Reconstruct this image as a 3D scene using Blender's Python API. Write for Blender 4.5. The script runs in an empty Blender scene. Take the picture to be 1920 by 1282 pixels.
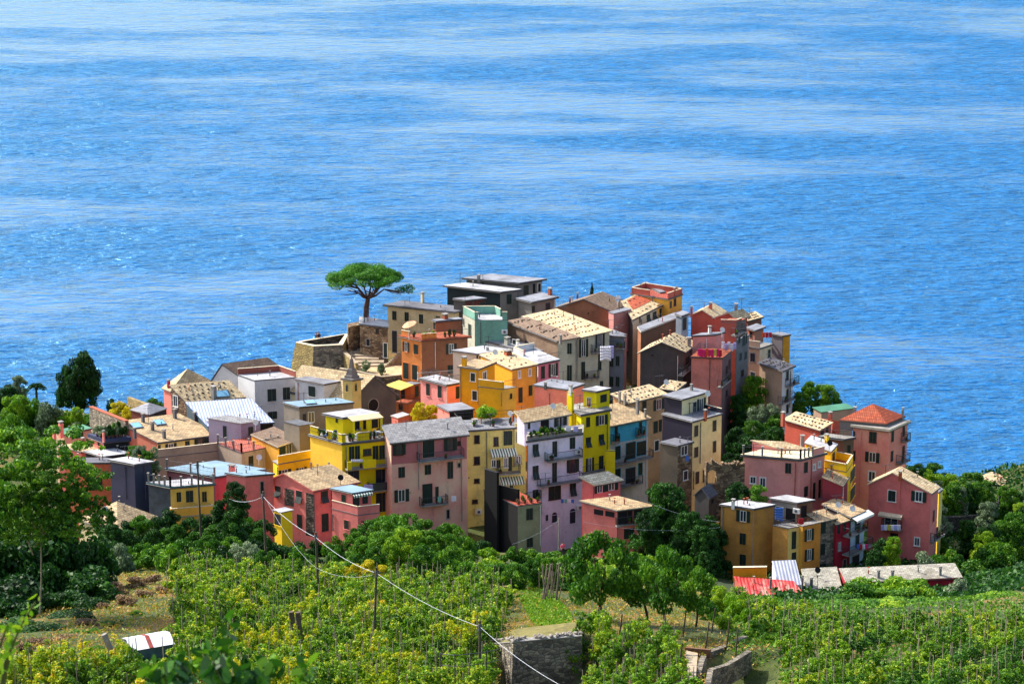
import bpy, math, random
import numpy as np
from mathutils import Vector, noise as mnoise
R_ = math.radians
# ---------------------------------------------------------------- camera, world, sun, exposure
scn = bpy.context.scene
col = scn.collection
CAMZ = 210.0; PITCH = 15.0; FPX = 5444.0
cam_d = bpy.data.cameras.new('camera'); cam = bpy.data.objects.new('camera', cam_d); col.objects.link(cam)
cam.location = (0, 0, CAMZ); cam.rotation_euler = (R_(90 - PITCH), 0, 0)
cam_d.sensor_width = 36; cam_d.lens = 36 * FPX / 1920
cam_d.clip_start = 0.5; cam_d.clip_end = 60000
cam_d.dof.use_dof = True; cam_d.dof.focus_distance = 380; cam_d.dof.aperture_fstop = 9
scn.camera = cam
SUN_AZ, SUN_EL = -62, 44          # degrees: azimuth clockwise from the view direction, elevation
w = bpy.data.worlds.new('World'); scn.world = w; w.use_nodes = True
nt = w.node_tree; bg = nt.nodes['Background']
sky = nt.nodes.new('ShaderNodeTexSky'); sky.sky_type = 'NISHITA'; sky.sun_disc = False
sky.sun_elevation = R_(SUN_EL); sky.sun_rotation = R_(SUN_AZ % 360); sky.altitude = 200; sky.air_density = 1.0; sky.dust_density = 3.0; sky.ozone_density = 0.3
nt.links.new(sky.outputs[0], bg.inputs[0]); bg.inputs[1].default_value = 0.15
sd = bpy.data.lights.new('sun', 'SUN'); sun = bpy.data.objects.new('sun', sd); col.objects.link(sun)
sd.energy = 3.4; sd.angle = R_(0.5); sd.color = (1.0, 0.95, 0.86)
sv = Vector((math.sin(R_(SUN_AZ)) * math.cos(R_(SUN_EL)), math.cos(R_(SUN_AZ)) * math.cos(R_(SUN_EL)), math.sin(R_(SUN_EL))))
sun.rotation_euler = sv.to_track_quat('Z', 'Y').to_euler(); sun.location = sv * 500
scn.view_settings.view_transform = 'Standard'; scn.view_settings.look = 'None'
scn.view_settings.exposure = 1.05; scn.view_settings.gamma = 1.0
scn.cycles.max_bounces = 6; scn.cycles.transparent_max_bounces = 4

# ---------------------------------------------------------------- helpers: pixels of the survey photo to points of the place
FR = dict(a=(520,470,4.932), b=(800,490,4.932), c=(1120,510,4.7475), d=(140,660,4.571), e=(500,660,4.932), f=(780,640,4.932),
          g=(1080,690,4.932), h=(1300,740,3.288), i=(440,780,4.7475), j=(800,780,4.3636), k=(0,640,4.5775), l=(1480,760,3.286),
          m=(0,860,3.0385), n=(400,960,3.4286), o=(900,960,3.4286), p=(1360,980,3.4286), z=(0,0,1))
cp, sp = math.cos(R_(PITCH)), math.sin(R_(PITCH))
def px(fr, x, y):
    ox, oy, s = FR[fr]; return ox + x / s, oy + y / s
def rdir(X, Y):
    a = (X - 960) / FPX; b = (641 - Y) / FPX
    d = Vector((a, cp + b * sp, -sp + b * cp)); return d / d.y
C0 = Vector((0, 0, CAMZ))
def P(X, Y, D): return C0 + rdir(X, Y) * D
def on_z(X, Y, z):
    d = rdir(X, Y); return C0 + d * ((z - CAMZ) / d.z)
def on_plane(X, Y, O, n):
    d = rdir(X, Y); return C0 + d * ((O - C0).dot(n) / d.dot(n))
def lin(c):
    c /= 255.0
    return c / 12.92 if c <= 0.04045 else ((c + 0.055) / 1.055) ** 2.4
def S(r, g, b): return (lin(r), lin(g), lin(b), 1.0)

def tag(o, label=None, cat=None, group=None, kind=None):
    if label: o['label'] = label
    if cat: o['category'] = cat
    if group: o['group'] = group
    if kind: o['kind'] = kind
    return o
def empty(name, loc, label=None, cat=None, group=None):
    o = bpy.data.objects.new(name, None); col.objects.link(o); o.location = loc
    o.empty_display_size = .5
    return tag(o, label, cat, group)

class MB:
    """collects faces (world coordinates) and links them as one mesh object"""
    def __init__(s): s.v = []; s.f = []; s.m = []
    def poly(s, pts, m=0):
        b = len(s.v); s.v += [Vector(p) for p in pts]; s.f.append(tuple(range(b, b + len(pts)))); s.m.append(m); return s
    def hexa(s, b4, t4, m=0):           # bottom ring and top ring, counter clockwise from above
        b = len(s.v); n = len(b4); s.v += [Vector(p) for p in b4] + [Vector(p) for p in t4]
        s.f.append(tuple(range(b + n - 1, b - 1, -1))); s.f.append(tuple(range(b + n, b + 2 * n)))
        for i in range(n): s.f.append((b + i, b + (i + 1) % n, b + n + (i + 1) % n, b + n + i))
        s.m += [m] * (n + 2); return s
    def box(s, c, ux, uy, uz, m=0):     # centre and three half vectors
        c = Vector(c); q = [(-1,-1),(1,-1),(1,1),(-1,1)]
        return s.hexa([c + ux*a + uy*b - uz for a, b in q], [c + ux*a + uy*b + uz for a, b in q], m)
    def abox(s, c, x, y, z, m=0): return s.box(c, Vector((x/2,0,0)), Vector((0,y/2,0)), Vector((0,0,z/2)), m)
    def bar(s, p, q, r, m=0, n=5, r2=None):
        p = Vector(p); q = Vector(q); d = (q - p).normalized()
        a = d.orthogonal().normalized(); b = d.cross(a); r2 = r if r2 is None else r2
        cs = [(math.cos(6.2832*i/n), math.sin(6.2832*i/n)) for i in range(n)]
        return s.hexa([p + a*(r*c) + b*(r*k) for c, k in cs], [q + a*(r2*c) + b*(r2*k) for c, k in cs], m)
    def blob(s, c, rx, ry, rz, m=0, n=7, k=5, jit=0.0):
        c = Vector(c); b0 = len(s.v); rnd = random.random
        s.v.append(c - Vector((0,0,rz)))
        for j in range(1, k):
            t = math.pi * j / k
            for i in range(n):
                a = 6.2832*i/n; q = 1 + jit*(rnd()-.5)
                s.v.append(c + Vector((rx*math.cos(a)*math.sin(t)*q, ry*math.sin(a)*math.sin(t)*q, -rz*math.cos(t)*q)))
        s.v.append(c + Vector((0,0,rz))); e = len(s.v) - 1
        for i in range(n):
            s.f.append((b0, b0+1+(i+1)%n, b0+1+i)); s.f.append((e, e-n+i, e-n+(i+1)%n)); s.m += [m, m]
        for j in range(k-2):
            r = b0+1+j*n
            for i in range(n): s.f.append((r+i, r+(i+1)%n, r+n+(i+1)%n, r+n+i)); s.m.append(m)
        return s
    def build(s, name, mats, parent=None, origin=None, smooth=False, fix=True):
        if not s.v: return None
        if not isinstance(mats, (list, tuple)): mats = [mats]
        o0 = Vector(origin) if origin is not None else Vector((0, 0, 0))
        if parent is not None: o0 = worg[parent.name]
        elif origin is None:
            xs = [v.x for v in s.v]; ys = [v.y for v in s.v]; o0 = Vector(((min(xs)+max(xs))/2, (min(ys)+max(ys))/2, min(v.z for v in s.v)))
        me = bpy.data.meshes.new(name)
        me.from_pydata([tuple(v - o0) for v in s.v], [], s.f)
        for m in mats: me.materials.append(m)
        me.polygons.foreach_set('material_index', s.m)
        uv = me.uv_layers.new(name='UVMap')
        arr = np.zeros((len(me.loops), 2), dtype=np.float32); k = 0
        for f in s.f:
            a, b, c = s.v[f[0]], s.v[f[1]], s.v[f[2]]
            n = (b - a).cross(c - b)
            if n.length < 1e-9: n = Vector((0, 0, 1))
            n.normalize()
            if abs(n.z) > .995: U = Vector((1, 0, 0)); V = Vector((0, 1, 0))
            else: U = Vector((-n.y, n.x, 0)).normalized(); V = n.cross(U)
            for i in f:
                p = s.v[i]; arr[k] = (p.dot(U), p.dot(V)); k += 1
        uv.data.foreach_set('uv', arr.ravel())
        if smooth: me.polygons.foreach_set('use_smooth', [True]*len(me.polygons))
        me.update()
        o = bpy.data.objects.new(name, me); col.objects.link(o)
        if parent is not None:
            o.parent = parent; worg[o.name] = o0; o.location = (0, 0, 0)
        else:
            o.location = o0; worg[o.name] = o0
        return o
worg = {}
def thing(name, loc, label, cat, group=None):
    o = empty(name, loc, label, cat, group); worg[o.name] = Vector(loc); return o

# ---------------------------------------------------------------- materials
class NT:
    def __init__(s, name):
        s.m = bpy.data.materials.new(name); s.m.use_nodes = True; s.t = s.m.node_tree; s.b = s.t.nodes['Principled BSDF']; s.co = s.t.nodes.new('ShaderNodeTexCoord')
    def n(s, t, **k):
        x = s.t.nodes.new('ShaderNode' + t)
        for a, v in k.items():
            if a in x.inputs.keys() if isinstance(a, str) else False: x.inputs[a].default_value = v
            else: setattr(x, a, v)
        return x
    def l(s, a, b): s.t.links.new(a, b)
    def map(s, src, sc):
        x = s.n('Mapping'); x.inputs['Scale'].default_value = sc; s.l(s.co.outputs[src], x.inputs[0]); return x.outputs[0]
    def noise(s, vec, scale, det=4, rough=.6):
        x = s.n('TexNoise'); x.inputs['Scale'].default_value = scale; x.inputs['Detail'].default_value = det; x.inputs['Roughness'].default_value = rough
        s.l(vec, x.inputs['Vector']); return x.outputs[0]
    def ramp(s, fac, stops):
        x = s.n('ValToRGB'); e = x.color_ramp.elements
        while len(e) < len(stops): e.new(.5)
        for el, (p, c) in zip(e, stops): el.position = p; el.color = c if len(c) == 4 else (*c, 1)
        s.l(fac, x.inputs[0]); return x.outputs[0]
    def mix(s, a, b, fac, mode='MIX'):
        x = s.n('MixRGB'); x.blend_type = mode
        for v, i in ((fac, 0), (a, 1), (b, 2)):
            if isinstance(v, (int, float, tuple)): x.inputs[i].default_value = v
            else: s.l(v, x.inputs[i])
        return x.outputs[0]
    def bump(s, h, st=.3, dist=.05):
        x = s.n('Bump'); x.inputs['Strength'].default_value = st; x.inputs['Distance'].default_value = dist; s.l(h, x.inputs['Height']); s.l(x.outputs[0], s.b.inputs['Normal'])
def mul(c, k): return (min(1, c[0]*k), min(1, c[1]*k), min(1, c[2]*k), 1)
cache = {}
def stucco(c, wear=.5, c2=None, key=None):
    k = ('st', c, wear, c2)
    if k in cache: return cache[k]
    wear = min(1.0, wear*1.35 + .18); t = NT('stucco'); base = S(*c)
    o = t.co.outputs['Object']
    big = t.noise(o, .28, 5, .65)
    streak = t.noise(t.map('Object', (1.4, 1.4, .18)), 1.0, 4, .6)
    fine = t.noise(o, 3.5, 3, .7)
    oth = S(*c2) if c2 else mul(base, .62)
    a = t.mix(base, oth, t.ramp(big, [(.5 - .16*wear, (0,0,0)), (.74 - .1*wear, (.9*min(1, wear+.2),)*3)]))
    a = t.mix(a, mul(base, 1.18), t.ramp(fine, [(.5, (0,0,0)), (.75, (.5,)*3)]))
    a = t.mix(a, S(120, 108, 95), t.ramp(streak, [(.58, (0,0,0)), (.8, (.55*wear,)*3)]))
    spot = t.noise(o, 1.1, 4, .75); a = t.mix(a, mul(base, .55), t.ramp(spot, [(.6, (0,0,0)), (.68, (.6*wear,)*3)]))
    t.l(a, t.b.inputs['Base Color']); t.b.inputs['Roughness'].default_value = .9
    t.bump(fine, .25, .03)
    cache[k] = t.m; return t.m
def stone(c, c2, scale=1.0, moss=0):
    k = ('sn', c, c2, scale, moss)
    if k in cache: return cache[k]
    t = NT('rubble_masonry'); uv = t.co.outputs['UV']
    dis = t.noise(uv, 1.1, 3); v2 = t.mix(uv, dis, .10)
    mp_ = t.n('Mapping'); mp_.inputs['Scale'].default_value = (2.1*scale, 4.0*scale, 1); t.l(v2, mp_.inputs[0])
    vo = t.n('TexVoronoi'); vo.voronoi_dimensions = '2D'; vo.inputs['Scale'].default_value = 1.0; t.l(mp_.outputs[0], vo.inputs['Vector'])
    ed = t.n('TexVoronoi'); ed.voronoi_dimensions = '2D'; ed.feature = 'DISTANCE_TO_EDGE'; ed.inputs['Scale'].default_value = 1.0; t.l(mp_.outputs[0], ed.inputs['Vector'])
    sp_ = t.n('SeparateColor'); t.l(vo.outputs['Color'], sp_.inputs[0])
    big = t.noise(t.co.outputs['Object'], .4, 5, .7)
    a = t.ramp(sp_.outputs[0], [(.05, mul(S(*c), .6)), (.35, S(*c)), (.7, S(*c2)), (.98, mul(S(*c2), 1.35))])
    a = t.mix(mul(S(*c), .35), a, t.ramp(ed.outputs['Distance'], [(.01, (0,0,0)), (.09, (1,1,1))]))
    a = t.mix(a, t.ramp(big, [(.3, (.5,.48,.45)), (.7, (1.3,1.24,1.12))]), .85, 'MULTIPLY')
    if moss: a = t.mix(a, S(70, 84, 30), t.ramp(big, [(.55, (0,0,0)), (.7, (moss,)*3)]))
    t.l(a, t.b.inputs['Base Color']); t.b.inputs['Roughness'].default_value = .95
    t.bump(ed.outputs['Distance'], .9, .12)
    cache[k] = t.m; return t.m
def slate(c, c2, row=.30, wid=.42, moss=.25):
    k = ('sl', c, c2, row, moss)
    if k in cache: return cache[k]
    t = NT('slate_roofing'); uv = t.co.outputs['UV']
    br = t.n('TexBrick'); br.offset = .5; br.inputs['Scale'].default_value = 1; br.inputs['Brick Width'].default_value = wid; br.inputs['Row Height'].default_value = row
    br.inputs['Mortar Size'].default_value = .02; br.inputs['Mortar Smooth'].default_value = .2
    br.inputs['Color1'].default_value = S(*c); br.inputs['Color2'].default_value = S(*c2); br.inputs['Mortar'].default_value = mul(S(*c2), .35)
    d = t.mix(uv, t.noise(uv, 1.5, 2), .06); t.l(d, br.inputs['Vector'])
    big = t.noise(t.co.outputs['Object'], .35, 5, .7); fine = t.noise(uv, 2.2, 4, .7)
    a = t.mix(br.outputs[0], t.ramp(fine, [(.3, (.7,.68,.66)), (.72, (1.25,1.22,1.15))]), .8, 'MULTIPLY')
    a = t.mix(a, S(95, 82, 62), t.ramp(big, [(.5, (0,0,0)), (.72, (moss*2,)*3)]))
    t.l(a, t.b.inputs['Base Color']); t.b.inputs['Roughness'].default_value = .8
    t.bump(br.outputs['Fac'], -.5, .04)
    cache[k] = t.m; return t.m
def tile(c, c2):
    k = ('ti', c, c2)
    if k in cache: return cache[k]
    t = NT('clay_tiles'); uv = t.co.outputs['UV']
    br = t.n('TexBrick'); br.offset = 0; br.inputs['Scale'].default_value = 1; br.inputs['Brick Width'].default_value = .24; br.inputs['Row Height'].default_value = .42
    br.inputs['Mortar Size'].default_value = .035; br.inputs['Mortar Smooth'].default_value = .5
    br.inputs['Color1'].default_value = S(*c); br.inputs['Color2'].default_value = S(*c2); br.inputs['Mortar'].default_value = mul(S(*c), .3)
    t.l(uv, br.inputs['Vector'])
    fine = t.noise(uv, 1.6, 4, .7)
    a = t.mix(br.outputs[0], t.ramp(fine, [(.35, (.6,.58,.55)), (.7, (1.2,1.2,1.2))]), .8, 'MULTIPLY')
    t.l(a, t.b.inputs['Base Color']); t.b.inputs['Roughness'].default_value = .75; t.bump(br.outputs['Fac'], -.8, .06)
    cache[k] = t.m; return t.m
def plain(c, rough=.7, var=.25, sc=1.2, metal=0.0, name='painted_surface'):
    k = ('pl', c, rough, var, sc, metal)
    if k in cache: return cache[k]
    t = NT(name); f = t.noise(t.co.outputs['Object'], sc, 5, .65)
    a = t.mix(S(*c), t.ramp(f, [(.3, (1-var*1.6,)*3), (.7, (1+var*.5,)*3)]), 1.0, 'MULTIPLY')
    t.l(a, t.b.inputs['Base Color']); t.b.inputs['Roughness'].default_value = rough; t.b.inputs['Metallic'].default_value = metal
    cache[k] = t.m; return t.m
def corrugated(c, c2):
    t = NT('corrugated_sheet'); uv = t.map('UV', (1,1,1))
    wv = t.n('TexWave'); wv.wave_type = 'BANDS'; wv.bands_direction = 'X'; wv.inputs['Scale'].default_value = .8; t.l(uv, wv.inputs['Vector'])
    f = t.noise(t.map('UV', (1.2, .35, 1)), 1.0, 5, .7)
    a = t.mix(S(*c), S(*c2), t.ramp(f, [(.5, (0,0,0)), (.62, (1,1,1))]))
    a = t.mix(a, t.ramp(wv.outputs[0], [(0, (.6,.6,.6)), (1, (1.1,1.1,1.1))]), .6, 'MULTIPLY')
    t.l(a, t.b.inputs['Base Color']); t.b.inputs['Roughness'].default_value = .5; t.bump(wv.outputs[0], .8, .05); return t.m
SHUT = plain((8, 40, 36), .6, .3, 2.0, name='green_shutter_paint')
SHUTB = plain((28, 34, 52), .6, .3, 2.0, name='dark_shutter_paint')
DARK = plain((18, 18, 24), .9, .3, name='dark_interior')
BROWNW = plain((84, 50, 38), .7, .3, name='brown_wood')
WHITE = plain((225, 224, 218), .6, .12, name='white_paint')
CREAMT = plain((214, 200, 170), .8, .2, name='pale_trim')
CONC = plain((150, 146, 140), .9, .3, .8, name='concrete')
CONCD = plain((98, 100, 106), .9, .3, .8, name='dark_concrete')
RAIL = plain((52, 58, 64), .5, .2, name='iron_railing')
GLASS = None
def mk_glass():
    t = NT('window_glass'); t.b.inputs['Base Color'].default_value = S(40, 52, 66); t.b.inputs['Roughness'].default_value = .08; t.b.inputs['Specular IOR Level'].default_value = .8; return t.m
GLASS = mk_glass()
TERRA = plain((168, 84, 52), .85, .3, 2, name='terracotta')
POTD = plain((110, 70, 52), .85, .3, 2, name='clay_pot')

# ---------------------------------------------------------------- terrain
TC = [-700, -300, 0, 150, 300, 500, 700, 900, 1100, 1250, 1400, 1600, 1800, 2000, 2400, 2900]
# at each distance: the height (value < 250) or the survey pixel row (value > 500) of the ground in each column
TR = [
 (-80, [232]*16), (0, [205.5]*16), (14, [203.2]*16), (40, [189]*16), (90, [165]*16), (150, [139]*16), (195, [124]*16),
 (212, [1290,1290,1262,1262,1262,1310,1330,1345,1350,1350,1350,1350,1350,1350,1350,1350]),
 (225, [1230,1230,1225,1220,1230,1280,1295,1305,1325,1320,1315,1315,1315,1315,1315,1315]),
 (238, [1185,1185,1185,1175,1175,1235,1245,1262,1275,1262,1262,1268,1262,1262,1262,1262]),
 (246, [1160,1160,1160,1150,1150,1205,1210,1198,1192,1220,1225,1225,1220,1220,1220,1220]),
 (262, [1120,1120,1120,1110,1108,1140,1150,1158,1162,1172,1182,1180,1180,1170,1170,1170]),
 (290, [1075,1075,1080,1072,1068,1082,1085,1090,1100,1118,1135,1130,1125,1110,1100,1100]),
 (310, [1060,1060,1060,1050,1042,1050,1052,1058,1065,1085,1118,1125,1120,1085,1080,1080]),
 (330, [1000,1000,1010,1022,1020,1030,1030,1035,1042,1062,1090,1085,1090,1060,1040,1040]),
 (345, [92,92,92,91,91,91,90.5,90,90,88.5,89,90,88,87,86,86]),
 (370, [92,92,92,92,93,94,94,95,95,91,89.5,87.5,86,86,85,85]),
 (395, [92,92,92,92,92,94,99,100,99,95,91,87,84,88,84,84]),
 (408, [90,90,91,90,88,88,101,102,101,97,90,82,76,80,76,76]),
 (420, [84,84,86,85,80,76,96,100,99,93,84,72,66,66,66,66]),
 (440, [68,68,68,68,68,70,78,84,82,74,66,55,50,50,50,50]),
 (480, [35]*16), (540, [-15]*16), (620, [-40]*16)]
def _row(v, Y):
    return [x if x < 250 else CAMZ + rdir(960, x).z * Y for x in v]
TZ = [(Y, _row(v, Y)) for Y, v in TR]
TYs = np.array([t[0] for t in TZ]); TZa = np.array([t[1] for t in TZ]); TCs = np.array(TC)
def ground_np(X, Y):
    q = 960 + 5216 * X / np.maximum(Y, 60)
    q = np.clip(q, TC[0], TC[-1]); Yc = np.clip(Y, TYs[0], TYs[-1])
    i = np.clip(np.searchsorted(TCs, q) - 1, 0, len(TC) - 2); j = np.clip(np.searchsorted(TYs, Yc) - 1, 0, len(TYs) - 2)
    u = (q - TCs[i]) / (TCs[i+1] - TCs[i]); v = (Yc - TYs[j]) / (TYs[j+1] - TYs[j]); u = u*u*(3-2*u)
    return (TZa[j,i]*(1-u) + TZa[j,i+1]*u)*(1-v) + (TZa[j+1,i]*(1-u) + TZa[j+1,i+1]*u)*v
_g0 = ground_np
def _sm(x, a, b, c, d):
    u = np.clip((x-a)/(b-a), 0, 1); v = np.clip((d-x)/(d-c), 0, 1); return u*u*(3-2*u)*v*v*(3-2*v)
def ground_np(X, Y):
    q = 960 + 5216 * X / np.maximum(Y, 60)
    # the hollow in front of the retaining wall and the sunken path at lower right
    return _g0(X, Y) - 5.5*_sm(q, 925, 955, 1088, 1100)*_sm(Y, 212, 222, 238, 243) - 3.2*_sm(q, 1325, 1350, 1450, 1500)*_sm(Y, 216, 226, 244, 250)
def ground(x, y): return float(ground_np(np.array([x*1.0]), np.array([y*1.0]))[0])
def at(X, D):     # the ground point below survey column X at distance D
    q = (X - 960) / 5216 * D
    return Vector((q, D, ground(q, D)))
def proj(p):
    d = Vector(p) - C0; f = d.y*cp - d.z*sp; u = d.y*sp + d.z*cp
    return 960 + FPX*d.x/f, 641 - FPX*u/f
# ---------------------------------------------------------------- houses
class House:
    def __init__(s, name, label, cat, fr, D, A, L, R, walls, roof, zl=0, zr=0, base=None, of=None, group=None, note=None):
        s.fr = fr; s.A = P(*px(fr, *A), D)
        s.L = on_z(*px(fr, *L), s.A.z + zl); s.R = on_z(*px(fr, *R), s.A.z + zr)
        s.L2 = Vector((s.L.x, s.L.y, s.A.z)); s.R2 = Vector((s.R.x, s.R.y, s.A.z))
        s.eL = s.L2 - s.A; s.eR = s.R2 - s.A; s.zl = zl; s.zr = zr
        F = s.A + s.eL + s.eR
        g = min(ground(q.x, q.y) for q in (s.A, s.L2, s.R2, F)) - .6
        s.base = g if base is None else s.A.z - base
        s.uL = s.eL.normalized(); s.uR = s.eR.normalized()
        s.nL = Vector((s.uL.y, -s.uL.x, 0)); s.nR = Vector((s.uR.y, -s.uR.x, 0))
        if s.nL.dot(s.uR) > 0: s.nL = -s.nL
        if s.nR.dot(s.uL) > 0: s.nR = -s.nR
        s.t = of.t if of else thing(name, Vector((s.A.x, s.A.y, max(s.base, g + .6))), label, cat, group)
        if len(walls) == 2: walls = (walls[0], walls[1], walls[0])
        s.walls = walls; s.kind = roof[0]; s.rise = roof[1]; s.rm = roof[2]; s.ov = roof[3] if len(roof) > 3 else .35
        s.th = roof[4] if len(roof) > 4 else .16; s.rt = roof[5] if len(roof) > 5 else .5
        s.mk()
        if DBG: print('%-34s z%.1f base%.1f |L|%.1f |R|%.1f ang%.0f h%.1f' % (label[:34] if label else name, s.A.z, s.base, s.eL.length, s.eR.length, math.degrees(s.eL.angle(s.eR)), s.A.z - s.base))
    def h(s, a, b):      # roof surface height over the footprint point A + a*eL + b*eR
        z = s.zl*a + s.zr*b
        if s.kind == 'gL': z += s.rise*(1 - abs((a - s.rt)/(s.rt if a < s.rt else 1 - s.rt)))
        if s.kind == 'gR': z += s.rise*(1 - abs((b - s.rt)/(s.rt if b < s.rt else 1 - s.rt)))
        if s.kind == 'hip': z += s.rise*(1 - 2*max(abs(a-.5), abs(b-.5)))
        return z
    def pt(s, a, b, dz=0): return s.A + s.eL*a + s.eR*b + Vector((0, 0, s.h(a, b) + dz))
    def mk(s):
        k = s.kind; t = s.rt
        rings = {'gL': [(0,0),(0,1),(t,1),(1,1),(1,0),(t,0)], 'gR': [(0,0),(0,t),(0,1),(1,1),(1,t),(1,0)]}.get(k, [(0,0),(0,1),(1,1),(1,0)])
        polys = {'gL': [[(0,0),(0,1),(t,1),(t,0)], [(t,0),(t,1),(1,1),(1,0)]], 'gR': [[(0,0),(0,t),(1,t),(1,0)], [(0,t),(0,1),(1,1),(1,t)]],
                 'hip': [[(0,0),(0,1),(.5,.5)], [(0,1),(1,1),(.5,.5)], [(1,1),(1,0),(.5,.5)], [(1,0),(0,0),(.5,.5)]]}.get(k, [[(0,0),(0,1),(1,1),(1,0)]])
        w = MB(); wd = -.02 + (.06 if k != 'none' else 0)
        def side(ring, m):
            top = [s.pt(a, b, wd) for a, b in ring]; w.poly([Vector((top[0].x, top[0].y, s.base)), Vector((top[-1].x, top[-1].y, s.base))] + top[::-1], m)
        side([q for q in ([(0,0),(0,t),(0,1)] if k == 'gR' else [(0,0),(0,1)])], 1)
        side([(0,1),(t,1),(1,1)] if k == 'gL' else [(0,1),(1,1)], 2)
        side([(1,1),(1,t),(1,0)] if k == 'gR' else [(1,1),(1,0)], 2)
        side([(1,0),(t,0),(0,0)] if k == 'gL' else [(1,0),(0,0)], 0)
        for q in polys: w.poly([s.pt(a, b, wd - .01) for a, b in q], 2)
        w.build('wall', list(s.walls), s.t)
        oa = s.ov / s.eL.length; ob = s.ov / s.eR.length
        def ex(a, b): return ((-oa if a == 0 else 1+oa if a == 1 else a), (-ob if b == 0 else 1+ob if b == 1 else b))
        def hp(a, b, dz): 
            a, b = ex(a, b)
            if k == 'hip' and (a, b) != (.5, .5): return s.A + s.eL*a + s.eR*b + Vector((0, 0, dz))
            return s.pt(a, b, dz)
        r = MB()
        for q in polys: r.poly([hp(a, b, s.th) for a, b in q], 0)
        for q in polys: r.poly([hp(a, b, .0) for a, b in q][::-1], 1)
        n = len(rings)
        for i in range(n):
            p, q = rings[i], rings[(i+1) % n]
            r.poly([hp(*p, 0), hp(*q, 0), hp(*q, s.th), hp(*p, s.th)], 1)
        rm = s.rm if isinstance(s.rm, tuple) else (s.rm, s.rm)
        s.roof = r.build('roof', list(rm), s.t)
        if s.th > .11 and s.ov > .07 and k != 'none':       # rain gutters under the eaves of the two visible sides
            for (q0, q1), ok in ((((0,0),(0,1)), k != 'gR'), (((0,0),(1,0)), k not in ('gL',))):
                if ok and k != 'hip' or k == 'hip':
                    a_, b_ = hp(*q0, -.03), hp(*q1, -.03)
                    if abs(a_.z - b_.z) < .6: g = MB(); g.bar(a_, b_, .065, 0, 6); g.build('gutter', GUT, s.roof)
    def face(s, f): return (s.uL, s.nL) if f == 'L' else (s.uR, s.nR)
    def fp(s, f, x, y, out=0):
        u, n = s.face(f); return on_plane(*px(s.fr, x, y), s.A + n*out, n)
    def win(s, f, k, x, y, wd, hh, sur='t', dirn=1):
        u, n = s.face(f); c = s.fp(f, x, y); W = (s.fp(f, x + wd/2, y) - s.fp(f, x - wd/2, y)).length; Hh = abs(s.fp(f, x, y - hh/2).z - s.fp(f, x, y + hh/2).z)
        up = Vector((0,0,1)); W = max(W, .18); Hh = max(Hh, .2)
        sc = {'w': WHITE, 'p': CREAMT, 'c': CONC, 'b': BROWNW}.get(sur, s.walls[0 if f == 'L' else 1])
        def bx(mb, cu, cz, hw, hz, o0, o1, m=0): mb.box(c + u*cu + up*cz + n*((o0+o1)/2), u*hw, n*((o1-o0)/2), up*hz, m)
        shut = SHUTB if k.isupper() else SHUT; k = k.lower()
        if k == 'r':
            fr_ = MB(); N = 20; ce = c
            ring = lambda r, o: [ce + u*(math.cos(6.2832*i/N)*W/2*r) + up*(math.sin(6.2832*i/N)*Hh/2*r) + n*o for i in range(N)]
            a0, a1, b1 = ring(1.16, .01), ring(1.16, .14), ring(1.0, .14); b0 = ring(1.0, .02)
            for i in range(N):
                j = (i+1) % N; fr_.poly([a1[i], a1[j], b1[j], b1[i]]); fr_.poly([a0[i], a0[j], a1[j], a1[i]]); fr_.poly([b1[i], b1[j], b0[j], b0[i]])
            o = fr_.build('window', CONC, s.t); g = MB(); g.poly(ring(1.0, .02)); g.build('pane', DARK, o); return
        fr_ = MB(); b = .09 if sur not in 'nt' else .045
        ow = W/2 if k != 'o' else W/4
        for sg in (-1, 1): bx(fr_, sg*(ow + b/2), 0, b/2, Hh/2 + b, .0, .05)
        bx(fr_, 0, Hh/2 + b/2, ow, b/2, .0, .05)
        bx(fr_, 0, -Hh/2 - b/2, ow + b + .05, b/2, .0, .12)
        isdoor = k in 'd'
        o = fr_.build('door' if isdoor else 'window', sc, s.t)
        if k in 'sad':
            for sg in (-1, 1):
                m = MB()
                if k == 'a':
                    bx(m, sg*ow/2, Hh*.25, ow/2 - .015, Hh/4, .01, .05)
                    q = W/2 - .02; c2 = c + u*(sg*ow/2) 
                    t0 = c2 + n*.03; b0 = c2 + n*.42 - up*(Hh*.47)
                    d = (b0 - t0)/2; th = n*.018
                    m.box((t0 + b0)/2, u*(ow/2 - .015), th, -d)
                else: bx(m, sg*ow/2, 0, ow/2 - .015, Hh/2 - .01, .01, .045)
                if k != 'a':
                    for q in range(3): bx(m, sg*ow/2, Hh*(q-1)*.31, ow/2 - .05, .03, .045, .06)
                m.build('shutter' if not isdoor else 'door_leaf', shut, o)
        else:
            g = MB(); bx(g, 0, 0, ow - .01, Hh/2 - .01, .005, .02); g.build('pane', DARK if k == 'b' else GLASS, o)
            if k in 'og':
                m = MB()
                for q in ((-.46, 0), (0, 0), (.46, 0)): bx(m, q[0]*2*ow, 0, .035, Hh/2 - .02, .02, .04)
                for z in (-.47, .47): bx(m, 0, z*Hh, ow - .03, .035, .021, .041)
                m.build('sash', WHITE if sur != 'b' else BROWNW, o)
            if k == 'o':
                for sg in (-1, 1):
                    m = MB(); bx(m, sg*(W*3/8 + .05), 0, W/8, Hh/2, .06, .10); m.build('shutter', shut, o)
            if k == 'h':
                m = MB(); N = 10; pts = [c + u*(math.cos(math.pi*i/N)*ow) + up*(Hh/2 + math.sin(math.pi*i/N)*ow) + n*.02 for i in range(N+1)]; m.poly(pts); m.build('fanlight', GLASS, o)
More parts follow.
